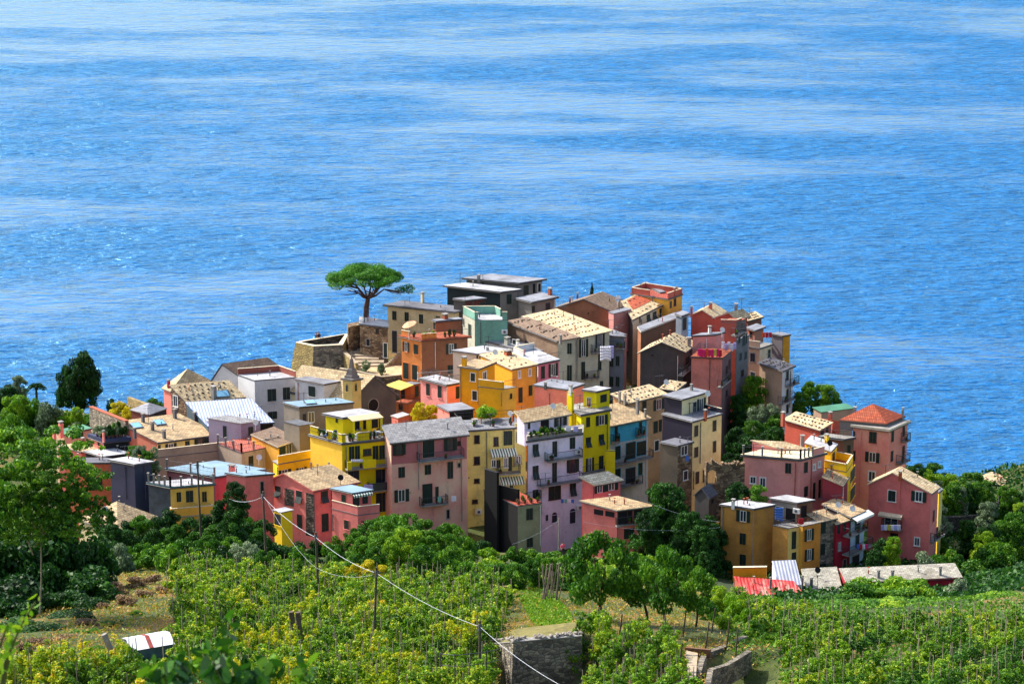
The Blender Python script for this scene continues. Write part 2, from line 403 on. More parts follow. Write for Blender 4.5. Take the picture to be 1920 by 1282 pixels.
    def bal(s, f, x0, x1, y, depth=1.0, hh=1.0, style='r', pm=None):
        u, n = s.face(f); up = Vector((0,0,1)); xm = (x0 + x1)/2
        z = s.fp(f, xm, y, depth).z
        a = s.fp(f, x0, y, depth); b = s.fp(f, x1, y, depth); a.z = b.z = z; L_ = (b - a).length; uu = (b - a).normalized()
        c = (a + b)/2 - n*(depth/2)
        m = MB(); m.box(c + up*.07, uu*(L_/2), n*(depth/2), up*.07)
        for q in (-.4, 0, .4): m.box(c + uu*(q*L_) - n*(depth*.15) - up*.1, uu*.05, n*(depth*.33), up*.1)
        o = m.build('balcony', CONC if pm is None else CONC, s.t); BAL.append((c + up*.14, uu, n, L_, depth))
        def panel(p, q, sty):
            d = (q - p).normalized(); l = (q - p).length; r = MB()
            if sty == 's':
                r.box((p+q)/2 + up*(hh/2 + .14), d*(l/2), Vector((d.y, -d.x, 0))*.06, up*(hh/2))
                r.box((p+q)/2 + up*(hh + .17), d*(l/2 + .02), Vector((d.y, -d.x, 0))*.085, up*.03, 1)
                r.build('parapet', [pm, CREAMT], o)
            elif sty == 'g':
                r.box((p+q)/2 + up*(hh/2 + .14), d*(l/2), Vector((d.y, -d.x, 0))*.012, up*(hh/2)); r.build('glass_panel', GLASS, o)
                r = MB(); r.bar(p + up*(hh + .16), q + up*(hh + .16), .03); r.build('handrail', RAIL, o)
            else:
                r.bar(p + up*(hh + .14), q + up*(hh + .14), .035); r.bar(p + up*.22, q + up*.22, .02)
                k = max(2, int(l/.16))
                for i in range(k + 1):
                    w0 = p + (q-p)*(i/k); r.bar(w0 + up*.14, w0 + up*(hh + .14), .04 if i in (0, k) else .014, 0, 4)
                r.build('railing', pm if pm else RAIL, o)
        e = n*.07
        panel(a - e + uu*.06, b - e - uu*.06, style); panel(a - n*depth + n*.02 + uu*.06, a - e - n*.08 + uu*.06, style); panel(b - n*depth + n*.02 - uu*.06, b - e - n*.08 - uu*.06, style)
        return o
    def onroof(s, x, y):     # the roof point seen at survey position x, y
        X, Y = px(s.fr, x, y); z = s.A.z + s.th
        for _ in range(12):
            q = on_z(X, Y, z); d = q - s.A
            det = s.eL.x*s.eR.y - s.eL.y*s.eR.x
            a = (d.x*s.eR.y - d.y*s.eR.x)/det; b = (s.eL.x*d.y - s.eL.y*d.x)/det
            a = min(1.1, max(-.1, a)); b = min(1.1, max(-.1, b)); z = .5*z + .5*(s.A.z + s.h(a, b) + s.th)
        q.z = z; return q
    def chim(s, x, y, wd, hh, m=None, cap=CONC):
        q = s.onroof(x, y); sc = FR[s.fr][2]; k = (q - C0).length/FPX/sc; W = wd*k*.8; Hh = hh*k
        mb = MB(); mb.box(q + Vector((0,0,Hh/2 - .2)), s.uL*(W/2), s.nL*(W/2), Vector((0,0,Hh/2 + .2)))
        o = mb.build('chimney', m or s.walls[1], s.t)
        mb = MB()
        for i, j in ((-1,-1),(1,-1),(1,1),(-1,1)): mb.box(q + s.uL*(i*W*.35) + s.nL*(j*W*.35) + Vector((0,0,Hh + .10)), s.uL*(W*.1), s.nL*(W*.1), Vector((0,0,.1)))
        mb.box(q + Vector((0,0,Hh + .25)), s.uL*(W*.65), s.nL*(W*.65), Vector((0,0,.05))); mb.build('chimney_cap', cap, o)
    def ant(s, x, y, hh=90, q=None):
        q = s.onroof(x, y) if q is None else q; k = (q - C0).length/FPX/FR[s.fr][2]; Hh = hh*k; mb = MB(); up = Vector((0,0,1))
        mb.bar(q - up*.2, q + up*Hh, .035, 0, 5); d = Vector((.9, .3, 0)).normalized(); e = Vector((-.3, .9, 0))
        mb.bar(q + up*(Hh*.95) - d*.6, q + up*(Hh*.95) + d*.6, .02, 0, 4)
        for i in range(6): mb.bar(q + up*(Hh*.95) + d*(-.55 + i*.22) - e*.28, q + up*(Hh*.95) + d*(-.55 + i*.22) + e*.28, .014, 0, 4)
        mb.build('antenna', RAIL, s.t)
    def dish(s, x, y, r=.38, m=None):
        q = s.onroof(x, y); mb = MB(); up = Vector((0,0,1)); c = q + up*.9; d = Vector((.35, -.8, .45)).normalized()
        a = d.orthogonal().normalized(); b = d.cross(a); N = 12
        mb.bar(q - up*.2, c - d*.1, .03)
        rim = [c + a*(math.cos(6.2832*i/N)*r) + b*(math.sin(6.2832*i/N)*r) + d*.1 for i in range(N)]
        for i in range(N): mb.poly([c, rim[i], rim[(i+1) % N]]); mb.poly([c - d*.03, rim[(i+1) % N], rim[i]])
        mb.bar(c, c + d*.4, .012); mb.build('satellite_dish', m or WHITE, s.t)
    def par(s, edges, hh=.9, m=None, th=.12, cap=CREAMT):
        cs = {'A': (0,0), 'L': (1,0), 'R': (0,1), 'F': (1,1)}; up = Vector((0,0,1))
        for e in edges.split():
            fr0, to = 0, 1
            nm = e[:2]
            if len(e) > 2: fr0, to = [float(q) for q in e[3:].split('-')]
            p0, q0 = s.pt(*cs[nm[0]], s.th), s.pt(*cs[nm[1]], s.th); p, q = p0 + (q0-p0)*fr0, p0 + (q0-p0)*to
            ctr = s.pt(.5, .5, s.th); d = (q - p).normalized(); nn = Vector((d.y, -d.x, 0))
            if nn.dot(ctr - p) < 0: nn = -nn
            w = MB(); w.box((p+q)/2 + nn*(th/2 + .015*edges.split().index(e)) + up*(hh/2 - .02), d*((q-p).length/2), nn*(th/2), up*(hh/2))
            w.box((p+q)/2 + nn*(th/2 + .015*edges.split().index(e)) + up*(hh + .01), d*((q-p).length/2 + .03), nn*(th/2 + .04), up*.03, 1)
            w.build('parapet', [m or s.walls[0], cap], s.t)
    def rail(s, edges, hh=1.0, posts=0, m=None):
        cs = {'A': (0,0), 'L': (1,0), 'R': (0,1), 'F': (1,1)}; up = Vector((0,0,1))
        for e in edges.split():
            fr0, to = 0, 1
            if len(e) > 2: fr0, to = [float(q) for q in e[3:].split('-')]
            p0, q0 = s.pt(*cs[e[0]], s.th), s.pt(*cs[e[1]], s.th); p, q = p0 + (q0-p0)*fr0, p0 + (q0-p0)*to; l = (q-p).length; k = max(2, int(l/.2)); w = MB()
            w.bar(p + up*hh, q + up*hh, .03); w.bar(p + up*hh*.5, q + up*hh*.5, .015)
            for i in range(k + 1):
                g = p + (q-p)*(i/k); w.bar(g, g + up*hh, .014, 0, 4)
            w.build('railing', m or RAIL, s.t)
            for i in range(posts):
                g = p + (q-p)*((i + .0)/max(1, posts-1)); w = MB(); w.abox(g + up*(hh*.55), .22, .22, hh*1.15); w.abox(g + up*(hh*1.15), .28, .28, .08); w.build('post', CONC, s.t)
    def stones(s, rows, per, m=None, a0=.12, a1=.9):
        """dark weight stones in rows on the roof slates"""
        rnd = random.Random(len(bpy.data.objects)); me = stone_mesh()
        for i in range(rows):
            for j in range(per):
                a = a0 + (a1-a0)*(i + rnd.uniform(-.12, .12))/max(1, rows-1); b = .06 + .88*(j + .5*(i % 2) + rnd.uniform(-.12, .12))/per
                if b > .97: continue
                if s.sw: a, b = b, a
                q = s.pt(a, b, s.th + .03); o = bpy.data.objects.new('roof_stone', me); col.objects.link(o); o.parent = s.roof; o.location = q - worg[s.t.name]; o.rotation_euler.z = rnd.uniform(0, 3); k = rnd.uniform(.75, 1.3); o.scale = (k, k, k)
    sw = False
    def skylight(s, x, y, a=.9, b=.7):
        q = s.onroof(x, y); n = (s.pt(0,1) - s.pt(0,0)).cross(s.pt(1,0) - s.pt(0,0)).normalized(); n = n if n.z > 0 else -n
        if s.kind in ('gL', 'gR'): n = Vector((0,0,1))
        u = s.uR - n*s.uR.dot(n); u.normalize(); v = n.cross(u)
        w = MB(); w.box(q + n*.08, u*b, v*a, n*.07); o = w.build('skylight', CONCD, s.t); w = MB(); w.box(q + n*.16, u*(b-.1), v*(a-.1), n*.012); w.build('pane', SKYG, o)
    def awning(s, f, x0, x1, y, depth=1.3, m=None):
        u, n = s.face(f); a = s.fp(f, x0, y); b = s.fp(f, x1, y); b.z = a.z; up = Vector((0,0,1)); d = (b-a).normalized(); l = (b-a).length; w = MB()
        k = n*depth - up*(depth*.38)
        w.box((a+b)/2 + n*.03 + k/2, d*(l/2), k/2, Vector((0,0,.02)))
        w.box((a+b)/2 + n*(.03+depth) - up*(depth*.38 + .12), d*(l/2), n*.012, up*.11); w.build('awning', m or AWN, s.t)
    def pipe(s, f, x, y0, y1, m=None, r=.05):
        u, n = s.face(f); a = s.fp(f, x, y0, .09); b = Vector((a.x, a.y, s.fp(f, x, y1, .09).z)); w = MB(); w.bar(a, b, r); 
        for t in (.1, .5, .9): w.abox(a + (b-a)*t, .14, .14, .05)
        w.build('drainpipe', m or CONCD, s.t)
    def ac(s, f, x, y):
        u, n = s.face(f); c = s.fp(f, x, y, .22); up = Vector((0,0,1)); w = MB(); w.box(c, u*.42, n*.17, up*.3); w.bar(c + n*.175, c + n*.19, .2, 1, 10)
        w.box(c - up*.33 - n*.05, u*.38, n*.15, up*.02, 1); w.build('air_conditioner', [WHITE, CONCD], s.t)
    def dsl(s, txt):
        for it in txt.replace('\n', ';').split(';'):
            t = it.split()
            if not t: continue
            if t[0].startswith('@'): s.fr = t[0][1:]; t = t[1:]
            if not t: continue
            c = t[0]; nums = []; oth = []
            for q in t[1:]:
                try: nums.append(float(q))
                except ValueError: oth.append(q)
            if c == 'K': s.chim(*nums, *( [eval(oth[0])] if oth else []))
            elif c == 'T': s.ant(*nums)
            elif c == 'D': s.dish(*nums, *( [.38, eval(oth[0])] if oth else []))
            elif c == 'SK': s.skylight(*nums)
            elif c in 'LR':
                k = oth[0]
                if k == 'B': s.bal(c, *nums[:3], depth=nums[3] if len(nums) > 3 else 1.0, style=oth[1] if len(oth) > 1 else 'r', pm=eval(oth[2]) if len(oth) > 2 else None)
                elif k == 'P': s.pipe(c, *nums, *( [eval(oth[1])] if len(oth) > 1 else []))
                elif k == 'AC': s.ac(c, *nums)
                elif k == 'W': s.awning(c, *nums, *( [eval(oth[1])] if len(oth) > 1 else []))
                else: s.win(c, k, *nums[:4], sur=oth[1] if len(oth) > 1 else 't')
        return s
_smesh = []
def stone_mesh():
    if not _smesh:
        m = MB(); random.seed(4); m.blob((0,0,0), .17, .13, .09, 0, 6, 4, .3); o = m.build('roof_stone', STN, None, origin=(0,0,0)); _smesh.append(o.data); bpy.data.objects.remove(o)
    return _smesh[0]
STN = plain((70, 58, 46), .9, .3, 3, name='weight_stone')
SKYG = plain((120, 175, 205), .15, .1, name='skylight_glass')
def striped():
    t = NT('striped_canvas'); wv = t.n('TexWave'); wv.bands_direction = 'X'; wv.inputs['Scale'].default_value = .9; t.l(t.co.outputs['UV'], wv.inputs['Vector'])
    t.l(t.ramp(wv.outputs[0], [(.48, S(60, 96, 80)), (.52, S(225, 225, 215))]), t.b.inputs['Base Color']); t.b.inputs['Roughness'].default_value = .9; return t.m
AWN = striped()
AWNC = plain((232, 196, 150), .9, .1, name='cream_canvas'); AWNY = plain((226, 196, 92), .9, .15, name='yellow_canvas')
BLUEP = plain((40, 74, 130), .6, .2, name='blue_plastic')
import os
BAL = []; GUT = plain((70,62,58),.6,.3,name='gutter_metal')
DBG = bool(os.environ.get("DBG"))
# ---------------------------------------------------------------- wall and roof finishes
YEL = stucco((246,200,20), .15); YEL2 = stucco((236,214,0), .2); OCH = stucco((226,160,0), .25); OCHR = stucco((222,164,60), .3)
ORG = stucco((216,132,66), .3); BRN = stucco((160,104,72), .6); CRM = stucco((226,206,160), .5); CRMG = stucco((204,200,176), .8)
GRY = stucco((128,122,118), .6); GRYD = stucco((84,80,78), .8); GRYB = stucco((120,128,140), .5); MINT = stucco((124,176,156), .5); PALE = stucco((196,196,176), .8)
WHT = stucco((216,214,214), .25); LAV = stucco((232,224,242), .35); LAV2 = stucco((150,140,166), .3)
PNK = stucco((236,148,140), .25); COR = stucco((236,136,122), .3); PNKD = stucco((224,122,116), .35); ROS = stucco((176,84,90), .5)
ROW = stucco((222,148,138), 1.0, (222,196,164)); MAG = stucco((214,124,150), .3); RED = stucco((190,98,80), .4); CRI = stucco((170,22,48), .3); SAL = stucco((226,158,134), .5, (220,124,112))
TERW = stucco((196,104,84), .4); PK2 = stucco((222,150,140), .3); BEI = stucco((196,160,132), .35); OLV = stucco((228,212,124), .45); OLVG = stucco((150,152,120), .5)
TAN = stucco((196,160,118), .6); GLD = stucco((198,142,62), .9, (150,104,52)); PYEL = stucco((224,196,116), .3); BLU = stucco((74,186,218), .3); BLW = stucco((190,196,206), .8)
PURD = plain((30,22,46), .6, .15, .4, name='dark_cladding'); BLACK = plain((3,3,7), .95, .6, .5, name='black_sheeting'); NAVY = plain((66,66,96), .6, .2, .4, name='slate_cladding'); NAVY2 = plain((38,48,76), .5, .2, .4, name='navy_cladding')
TEALD = plain((16,36,44), .8, .3, .6, name='dark_screen'); GREYP = plain((96,100,104), .7, .3, .5, name='grey_cladding')
STNB = stone((118,96,76), (146,126,100)); STNG = stone((112,106,98), (140,132,118)); STNY = stone((176,156,104), (146,128,84), moss=.25); STND = stone((70,66,62), (92,86,78))
PLST = stucco((142,118,96), 1.0, (108,84,66)); PLGR = stucco((136,124,108), .9)
SLC = slate((218,198,158), (182,158,120)); SLC2 = slate((198,174,134), (158,132,98), moss=.4); SLB = slate((142,118,98), (116,94,76)); SLG = slate((150,150,152), (120,120,124), .4, .6, .1); SLW = slate((188,184,170), (148,144,130), .28, .5, .3)
SLD = slate((88,88,98), (66,66,76), .4, .5, .1)
TLO = tile((208,100,58), (176,76,46)); TLD = tile((190,84,56), (150,62,44))
FLW = plain((182,181,184), .75, .35, .35, name='pale_roof_coating'); FLG = plain((136,138,146), .75, .38, .4, name='grey_roof_coating'); FLB = plain((128,156,172), .6, .2, .4, name='bluegrey_roof_membrane'); FLD = plain((104,104,112), .8, .25, .5, name='dark_roof_coating')
TILR = tile((206,110,92), (190,96,80)); GRN = plain((70,130,100), .6, .2, .6, name='green_roof_sheet')
TARP = corrugated((168,178,206), (150,160,190)); COWH = corrugated((196,198,210), (178,180,194)); CORD = corrugated((196,48,46), (196,150,130))

HS = []
def H(label, cat, fr, D, A, L, R, walls, roof, txt='', par='', rail='', posts=0, ph=.9, pm=None, st=None, **k):
    h = House(k.pop('name', 'town_house'), label, cat, fr, D, A, L, R, walls, roof, **k)
    HS.append(h); h.label = label or ''
    if par: h.par(par, ph, pm)
    if rail: h.rail(rail, 1.0, posts)
    if st:
        h.sw = len(st) > 2; h.stones(st[0], st[1])
    if txt: h.dsl(txt)
    return h
def fl(m, ov=.3, th=.22): return ('flat', 0, (m, CONCD), ov, th)

def facade_panel(h, f, x0, x1, y0, y1, m, out=.03, name='wall_panel'):
    u, n = h.face(f); a, b, c, d = [h.fp(f, x, y, out) for x, y in ((x0, y1[0]), (x1, y1[1]), (x1, y0[1]), (x0, y0[0]))]
    w = MB(); w.hexa([a - n*(out+.02), b - n*(out+.02), b, a], [d - n*(out+.02), c - n*(out+.02), c, d]); w.build(name, m, h.t)
# ================================================================ back of the village
h = H('weathered cream house with dark flat roof beside the umbrella pine', 'house', 'a', 405, (1018,508), (1160,478), (1640,572), (CRM, CRM), ('flat',0,(FLD,CONCD),.4,.22),
  'R s 1083 600 40 85; R s 1197 610 40 85; R s 1330 630 40 85; R s 1485 612 40 14; K 1343 480 30 80; T 1225 480 60; T 1180 500 40')
H('orange house with roof terrace, parasol and green shutters', 'house', 'a', 386, (1335,832), (1148,795), (1760,800), (ORG, BRN), ('flat',0,(TERRA,TERRA),.3,.2),
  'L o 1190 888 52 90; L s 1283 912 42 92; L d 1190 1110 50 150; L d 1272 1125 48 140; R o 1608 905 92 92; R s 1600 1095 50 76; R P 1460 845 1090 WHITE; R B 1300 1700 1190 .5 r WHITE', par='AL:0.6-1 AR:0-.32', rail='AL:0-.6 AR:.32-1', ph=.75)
o_ = HS[-1]
H(None, None, 'a', 391, (1470,660), (1440,650), (1700,640), (BRN, BRN), fl(FLG,.15), 'L b 1455 690 20 80; K 1552 628 50 30 TERRA; T 1552 600 60', of=o_, base=5)
# stone terrace bastion, stone building and stairs
H('dark rubble stone building with ivy and white framed door', 'house', 'a', 398, (762,684), (764,622), (1022,716), (STNB, STNB), ('shed',0,(FLW,CONCD),.1,.2), 'R B 0 0 0' if 0 else 'R s 925 742 22 45 b; R b 840 848 30 60 c; R d 1000 920 34 130 w; R b 1085 840 45 200 c', zl=0)
H('ruined rubble wall block with ivy beside the stone building', 'ruin', 'a', 398.5, (655,712), (645,682), (764,690), (STNB, STNB), ('shed',0,(STNB,STNB),.02,.1), '', name='ruin')
h = H('grey concrete house with dark screened side on the ridge top', 'house', 'b', 408, (680,288), (190,232), (840,268), (TEALD, GRY), fl(FLW,.35,.2), 'R s 762 348 45 90; T 310 215 110; K 0 0 0 0' if 0 else 'R s 762 348 45 90; T 310 215 110')
H(None, None, 'b', 413, (850,205), (368,162), (1068,172), (GRY, GRY), fl(FLG,.4,.2), 'R s 920 268 45 95; R b 992 250 26 90 c; R b 1042 242 26 76 w; K 482 170 30 30 CONC; T 520 150 30; L s 520 190 8 60', of=h)
H(None, None, 'b', 406, (970,380), (850,350), (1190,335), (GRY, GRY), fl(FLG,.35,.2), 'R s 985 440 30 60; R S 1120 430 42 92; R P 1180 350 480 WHITE; K 1140 310 35 50 TERRA', of=h)
H('dark red and grey box shaped roof tower with flat grey top', 'house', 'b', 401, (358,368), (250,352), (545,348), (GRYD, stucco((92,44,40),.3)), fl(FLG,.1,.18), 'R s 515 425 50 100 n; T 355 358 30; R P 428 372 480')
H('pale mint house with small roof terrace and tall green shutter', 'house', 'b', 393, (445,548), (335,490), (745,545), (PALE, MINT), fl(FLW,.0,.1), 'L s 400 635 26 112; R P 500 560 760; L b 343 560 8 60 c; R AC 720 650', par='AL LF FR:0-.5 AR:0-.1 AR:.85-1', ph=1.1, pm=MINT)
H('low flat roofs with chimneys and a skylight below the mint house', 'house', 'b', 388, (900,830), (445,715), (1180,830), (WHT, WHT), fl(FLG,.1,.12), 'K 745 770 50 55 PALE; R b 840 800 35 45 w; T 572 780 90; L s 812 745 30 45', base=5)
h9 = H('long plastered house with brown slate roof and mottled side wall', 'house', 'b', 385, (1213,738), (750,560), (1392,706), (PLST, CRMG), ('shed',0,(SLB,CONCD),.3,.14), 'R s 1320 805 42 100; R s 1320 1030 46 145; L s 810 745 26 50; L S 931 775 44 82 t; K 1238 740 25 45 CONC; R P 1383 730 1100', st=(4,8), zr=.5)
H('pale row house with cream slate roof and small iron balconies', 'house', 'b', 386, (1396,712), (905,516), (1690,646), (CRMG, CRMG), ('shed',0,(SLC,CONCD),.35,.14),
  'R o 1450 800 76 165; R o 1602 730 78 130; R s 1446 1010 36 165; R s 1600 930 32 150; R s 1616 1135 30 60; R B 1535 1612 850 .8 r CONCD; R B 1465 1600 1090 .7 r', st=(6,9), zl=0, zr=.6)
H('narrow blue grey house with glazed rooftop room behind the laundry', 'house', 'b', 389, (1690,690), (1600,640), (1828,700), (GRYB, GRYB), fl(FLG,.2,.15), 'R s 1710 925 34 90; R s 1766 920 34 90; R s 1710 1110 34 90; R s 1766 1110 34 90; R B 1680 1830 810 .5', base=None)
H('small yellow rooftop room with brown shutters beside the alley', 'house', 'b', 391, (1690,690), (1640,670), (1812,690), (CRM, CRM), ('shed',0,(SLC,CONCD),.25,.14), 'R o 1745 725 40 85 b; R s 1795 725 26 80', base=3.0, zl=.4)
H('tall thin salmon strip of house at the mouth of the dark alley', 'house', 'c', 391, (238,560), (120,520), (262,560), (PK2, PK2), fl(FLG,.05,.1))
H('brown gabled house with wide shallow slate roof near the cypress', 'house', 'b', 401, (1700,456), (1190,434), (1850,395), (stucco((166,108,76),.7), stucco((140,96,74),.6)), ('gL',1.5,(SLB,CONCD),.35,.16,.47), 'R b 1720 500 30 70; K 1395 345 18 40 BRN; K 1325 385 20 38 BRN; D 1768 395; L b 1495 480 8 14', zr=0)
H('low pink roof terrace wall with satellite dish beside the curved house', 'house', 'c', 398, (145,375), (100,360), (300,335), (PK2, stucco((190,130,120),.5)), fl(FLG,.05,.1), 'D 178 300', base=6)
h = H('long curved ochre house with orange tile roof patch above the alley', 'house', 'c', 398, (318,420), (222,272), (615,272), (GRYD, CRMG), ('shed',0,(SLC,CONCD),.3,.14), 'R a 452 412 30 74; R a 508 388 32 74; R s 560 362 20 78; R s 601 350 20 80; R s 377 430 12 50; R P 395 420 900; R P 628 300 420', st=(3,7), zr=.5, zl=1.0)
h.rt2 = MB()
def patch(h, a0, a1, b0, b1, m, name='roof_patch', dz=.05):
    w = MB(); q = [(a0,b0),(a0,b1),(a1,b1),(a1,b0)]; w.hexa([h.pt(a,b,h.th-.02) for a, b in q], [h.pt(a,b,h.th+dz) for a, b in q]); w.build(name, m, h.t)
patch(h, .38, .95, .12, .7, TLO); patch(h, .5, 1.0, .72, 1.0, FLG)
H(None, None, 'c', 404, (630,245), (300,195), (755,202), (OCHR, OCHR), fl(TLD,.1,.15), 'R s 652 290 18 62; R B 0 0 0' if 0 else 'R s 652 290 18 62; R b 690 262 14 70 b; K 685 215 20 60 TERRA; K 705 205 16 60 TERRA; T 385 180 80', of=h, par='AR LF AL:.5-1 FR', ph=.8, pm=RED)
H(None, None, 'c', 407, (560,190), (400,105), (600,185), (GRYD, OCHR), ('shed',0,(FLG,CONCD),.1,.2), '', of=h, base=3)
h = [q for q in HS if 'long curved ochre' in q.label][0]; h.fr = 'c'; facade_panel(h, 'R', 530, 614, (294,262), (450,400), OCHR, .004, 'painted_band')
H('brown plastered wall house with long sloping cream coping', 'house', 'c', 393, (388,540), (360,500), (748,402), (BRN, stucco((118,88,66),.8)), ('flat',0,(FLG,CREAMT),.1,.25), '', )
H('small pale blue house end between the brown wall and red houses', 'house', 'c', 394, (750,398), (700,380), (812,375), (GRYB, stucco((150,176,186),.5)), fl(FLG,.15), 'R s 775 460 34 110')
H('dark grey plastered house with cream slate gable roof over the alley', 'house', 'c', 385, (770,706), (383,716), (868,632), (GRYD, GRYD), ('gL',1.35,(SLC,CONCD),.4,.16,.5), 'L b 490 740 18 12; L P 716 745 985 WHITE; R b 800 830 30 150; R b 855 820 26 60; R B 765 890 880 .8; K 815 655 40 60 CONC', st=(8,4,1))
# red cluster
h = H('brick red house with twin cream gable roofs on the sea side ridge', 'house', 'c', 402, (1040,404), (835,385), (1130,352), (RED, RED), ('gL',.9,(SLC,CREAMT),.3,.16,.5), 'K 838 380 22 60 RED; K 1008 325 30 40 RED')
H(None, None, 'c', 399, (1232,412), (1050,406), (1335,385), (RED, RED), ('gL',.75,(SLC,CREAMT),.3,.16,.3), 'R b 1280 400 8 8; L b 1214 428 32 36; K 1235 345 34 50 CONC; T 1284 345 120', of=h)
H(None, None, 'c', 394, (1238,452), (1100,448), (1320,420), (RED, stucco((120,104,96),.5)), fl(TERRA,.02,.1), 'R s 1300 560 22 100; R B 1232 1330 555 .8', of=h, par='AL AR:0-.6', ph=.3)
H('rear house with dotted cream roof above the beige terrace', 'house', 'c', 401, (1340,436), (1280,395), (1462,404), (stucco((120,84,66),.5), stucco((120,84,66),.5)), ('shed',0,(SLC,CONCD),.3,.14), '', st=(3,6))
h = H('pink house with upper terrace under the red gables', 'house', 'c', 388, (1055,562), (850,572), (1130,540), (PK2, PK2), fl(FLG,.1,.15), 'L P 972 590 680 WHITE; T 1020 540 60; D 1110 570; K 1000 545 30 50 WHITE', base=None)
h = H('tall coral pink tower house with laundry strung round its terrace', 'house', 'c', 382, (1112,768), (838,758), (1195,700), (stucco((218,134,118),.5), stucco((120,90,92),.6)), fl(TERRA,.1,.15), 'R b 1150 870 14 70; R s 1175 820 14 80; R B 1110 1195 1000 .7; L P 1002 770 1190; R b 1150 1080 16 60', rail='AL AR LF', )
LAUN = h
H('grey shop fronts and shutters of the shaded lane behind the tower', 'house', 'c', 388, (1340,570), (1240,610), (1352,560), (stucco((110,116,120),.6), GRY), fl(FLG,.05,.12), 'L s 1262 600 18 60; L s 1302 610 20 90; L s 1325 590 12 90; L s 1275 750 18 60; L s 1322 740 18 60; L b 1290 900 24 60')
h = H('beige sea side house with roof terrace, tan awning and orange towels', 'house', 'c', 391, (1445,682), (1332,668), (1552,645), (BEI, stucco((216,196,168),.4)), fl(CONC,.15,.14), 'L S 1383 760 40 76 c; R s 1528 735 24 92', par='AL', rail='AR', ph=.85)
H(None, None, 'c', 396, (1400,520), (1340,500), (1480,492), (stucco((176,120,100),.4), stucco((176,120,100),.4)), fl(FLG,.3,.14), 'L b 1370 560 24 60', of=h, base=6)
h = H('beige house with dark slate roof, white end wall and stacked balconies', 'house', 'c', 385, (1648,880), (1446,812), (1745,838), (BEI, WHT), ('shed',0,(SLD,CONCD),.3,.14), 'R s 1690 922 24 86; R s 1690 1092 22 105; R s 1690 1215 22 80; R B 1655 1762 1160 .9; R B 1690 1800 1010 .9; L S 1385 912 40 44 c; D 1780 860; T 1650 0 0' if 0 else 'R s 1690 922 24 86; R s 1690 1092 22 105; R s 1690 1215 22 80; R B 1655 1762 1160 .9; R B 1720 1800 1010 .9; L S 1385 912 40 44 c; R P 1722 880 1200', st=(4,4), zl=.2)
H('grey block house with ochre yellow corrugated end wall facing the sea', 'house', 'c', 398, (1647,572), (1552,552), (1716,560), (stucco((136,128,130),.3), plain((224,150,20),.6,.2,1)), fl(FLG,.1,.14), 'T 1648 570 20; R P 1651 580 790; K 0 0 0 0' if 0 else 'R P 1651 580 790')
# ================================================================ church
h = House('church', 'grey stone church with round window, cream roof and yellow bell tower', 'church', 'e', 370, (785,446), (145,349), (1195,400), (CRM, stucco((74,74,76),.8,(98,96,92))), ('gR',2.9,(SLC,CONCD),.25,.25))
h.dsl('R r 985 488 90 112')
CH = h
# bell tower
def belltower():
    fr, Y = 'e', 368.5
    b = House('x', None, None, 'e', 367, (790,262), (705,252), (872,250), (PYEL, PYEL), ('flat',0,(CONC,CONC),.18,.2), of=CH, base=6)
    b.dsl('L h 742 335 22 60; R h 825 330 22 60')
    c = b.pt(.5,.5,.2); m = MB(); up = Vector((0,0,1)); a = b.eL.length*.42; q = b.eR.length*.42
    def ring(k, z): return [c + b.uL*(i*a*k) + b.uR*(j*q*k) + up*z for i, j in ((-1,-1),(1,-1),(1,1),(-1,1))]
    prof = [(1.0,0),(1.0,.25),(.78,.45),(.62,1.1),(.5,1.25),(.4,1.3),(.3,1.9),(.2,2.5),(.06,2.75)]
    for (k0,z0),(k1,z1) in zip(prof, prof[1:]): m.hexa(ring(k0,z0), ring(k1,z1))
    m.blob(c + up*2.9, .13,.13,.16); m.bar(c + up*3, c + up*3.7, .03); m.bar(c + up*3.45 - b.uR*.2, c + up*3.45 + b.uR*.2, .03); m.build('spire', stucco((128,120,118),.5), h.t)
belltower()
# ================================================================ middle of the village
H('white plastered house with wide pale flat roof behind the ochre house', 'house', 'f', 378, (575,120), (342,90), (850,80), (stucco((206,200,186),.6), GRY), fl(FLW,.15,.16), 'L s 568 140 16 40 n; K 660 85 20 14 CONC')
h = H('large ochre yellow house with cream roofs, small terrace and chimney', 'house', 'f', 367, (890,260), (600,128), (1116,216), (OCH, OCHR), ('shed',0,(SLC,CREAMT),.15,.14), 'R g 955 305 20 66 w; R g 1053 285 20 62 w; R s 965 495 40 140; R s 1057 452 36 95; R b 880 505 22 50; R P 1118 230 590; K 850 125 70 30 TERRA; D 730 160', st=(3,4), zl=0)
H(None, None, 'f', 362, (580,258), (402,234), (728,198), (OCH, OCH), ('shed',0,(SLC2,CONCD),.2,.14), 'L s 527 330 40 74 w; L s 543 500 42 85 w; R g 634 315 32 72 w; R s 650 512 44 80 w; K 447 225 46 70 OCH; R P 572 260 590; L P 412 240 590', of=h)
H(None, None, 'f', 358.5, (800,446), (578,420), (925,425), (OCH, OCHR), fl(CONC,.06,.1), 'R b 878 505 22 50; R P 790 470 600', of=h, par='AL AR:0-.12', rail='AR:.12-1', ph=.9)
H('small pink house with white terrace roof and corner pilaster', 'house', 'f', 366, (280,410), (42,348), (425,385), (PNK, PNK), fl(FLW,.15,.2), 'L s 113 445 36 112; L s 221 466 38 112; R s 390 470 46 112; R P 285 420 590 WHITE; L s 113 640 36 90', rail='AL LF AR', )
h = H('narrow magenta pink house under a white terrace box', 'house', 'f', 372, (1130,212), (900,112), (1322,174), (WHT, MAG), fl(FLW,.12,.16), 'R s 1173 286 36 116; R o 1267 265 76 122; R s 1260 375 60 30; K 940 50 30 50 WHITE', par='LF AL:.6-1', rail='AR', ph=.8)
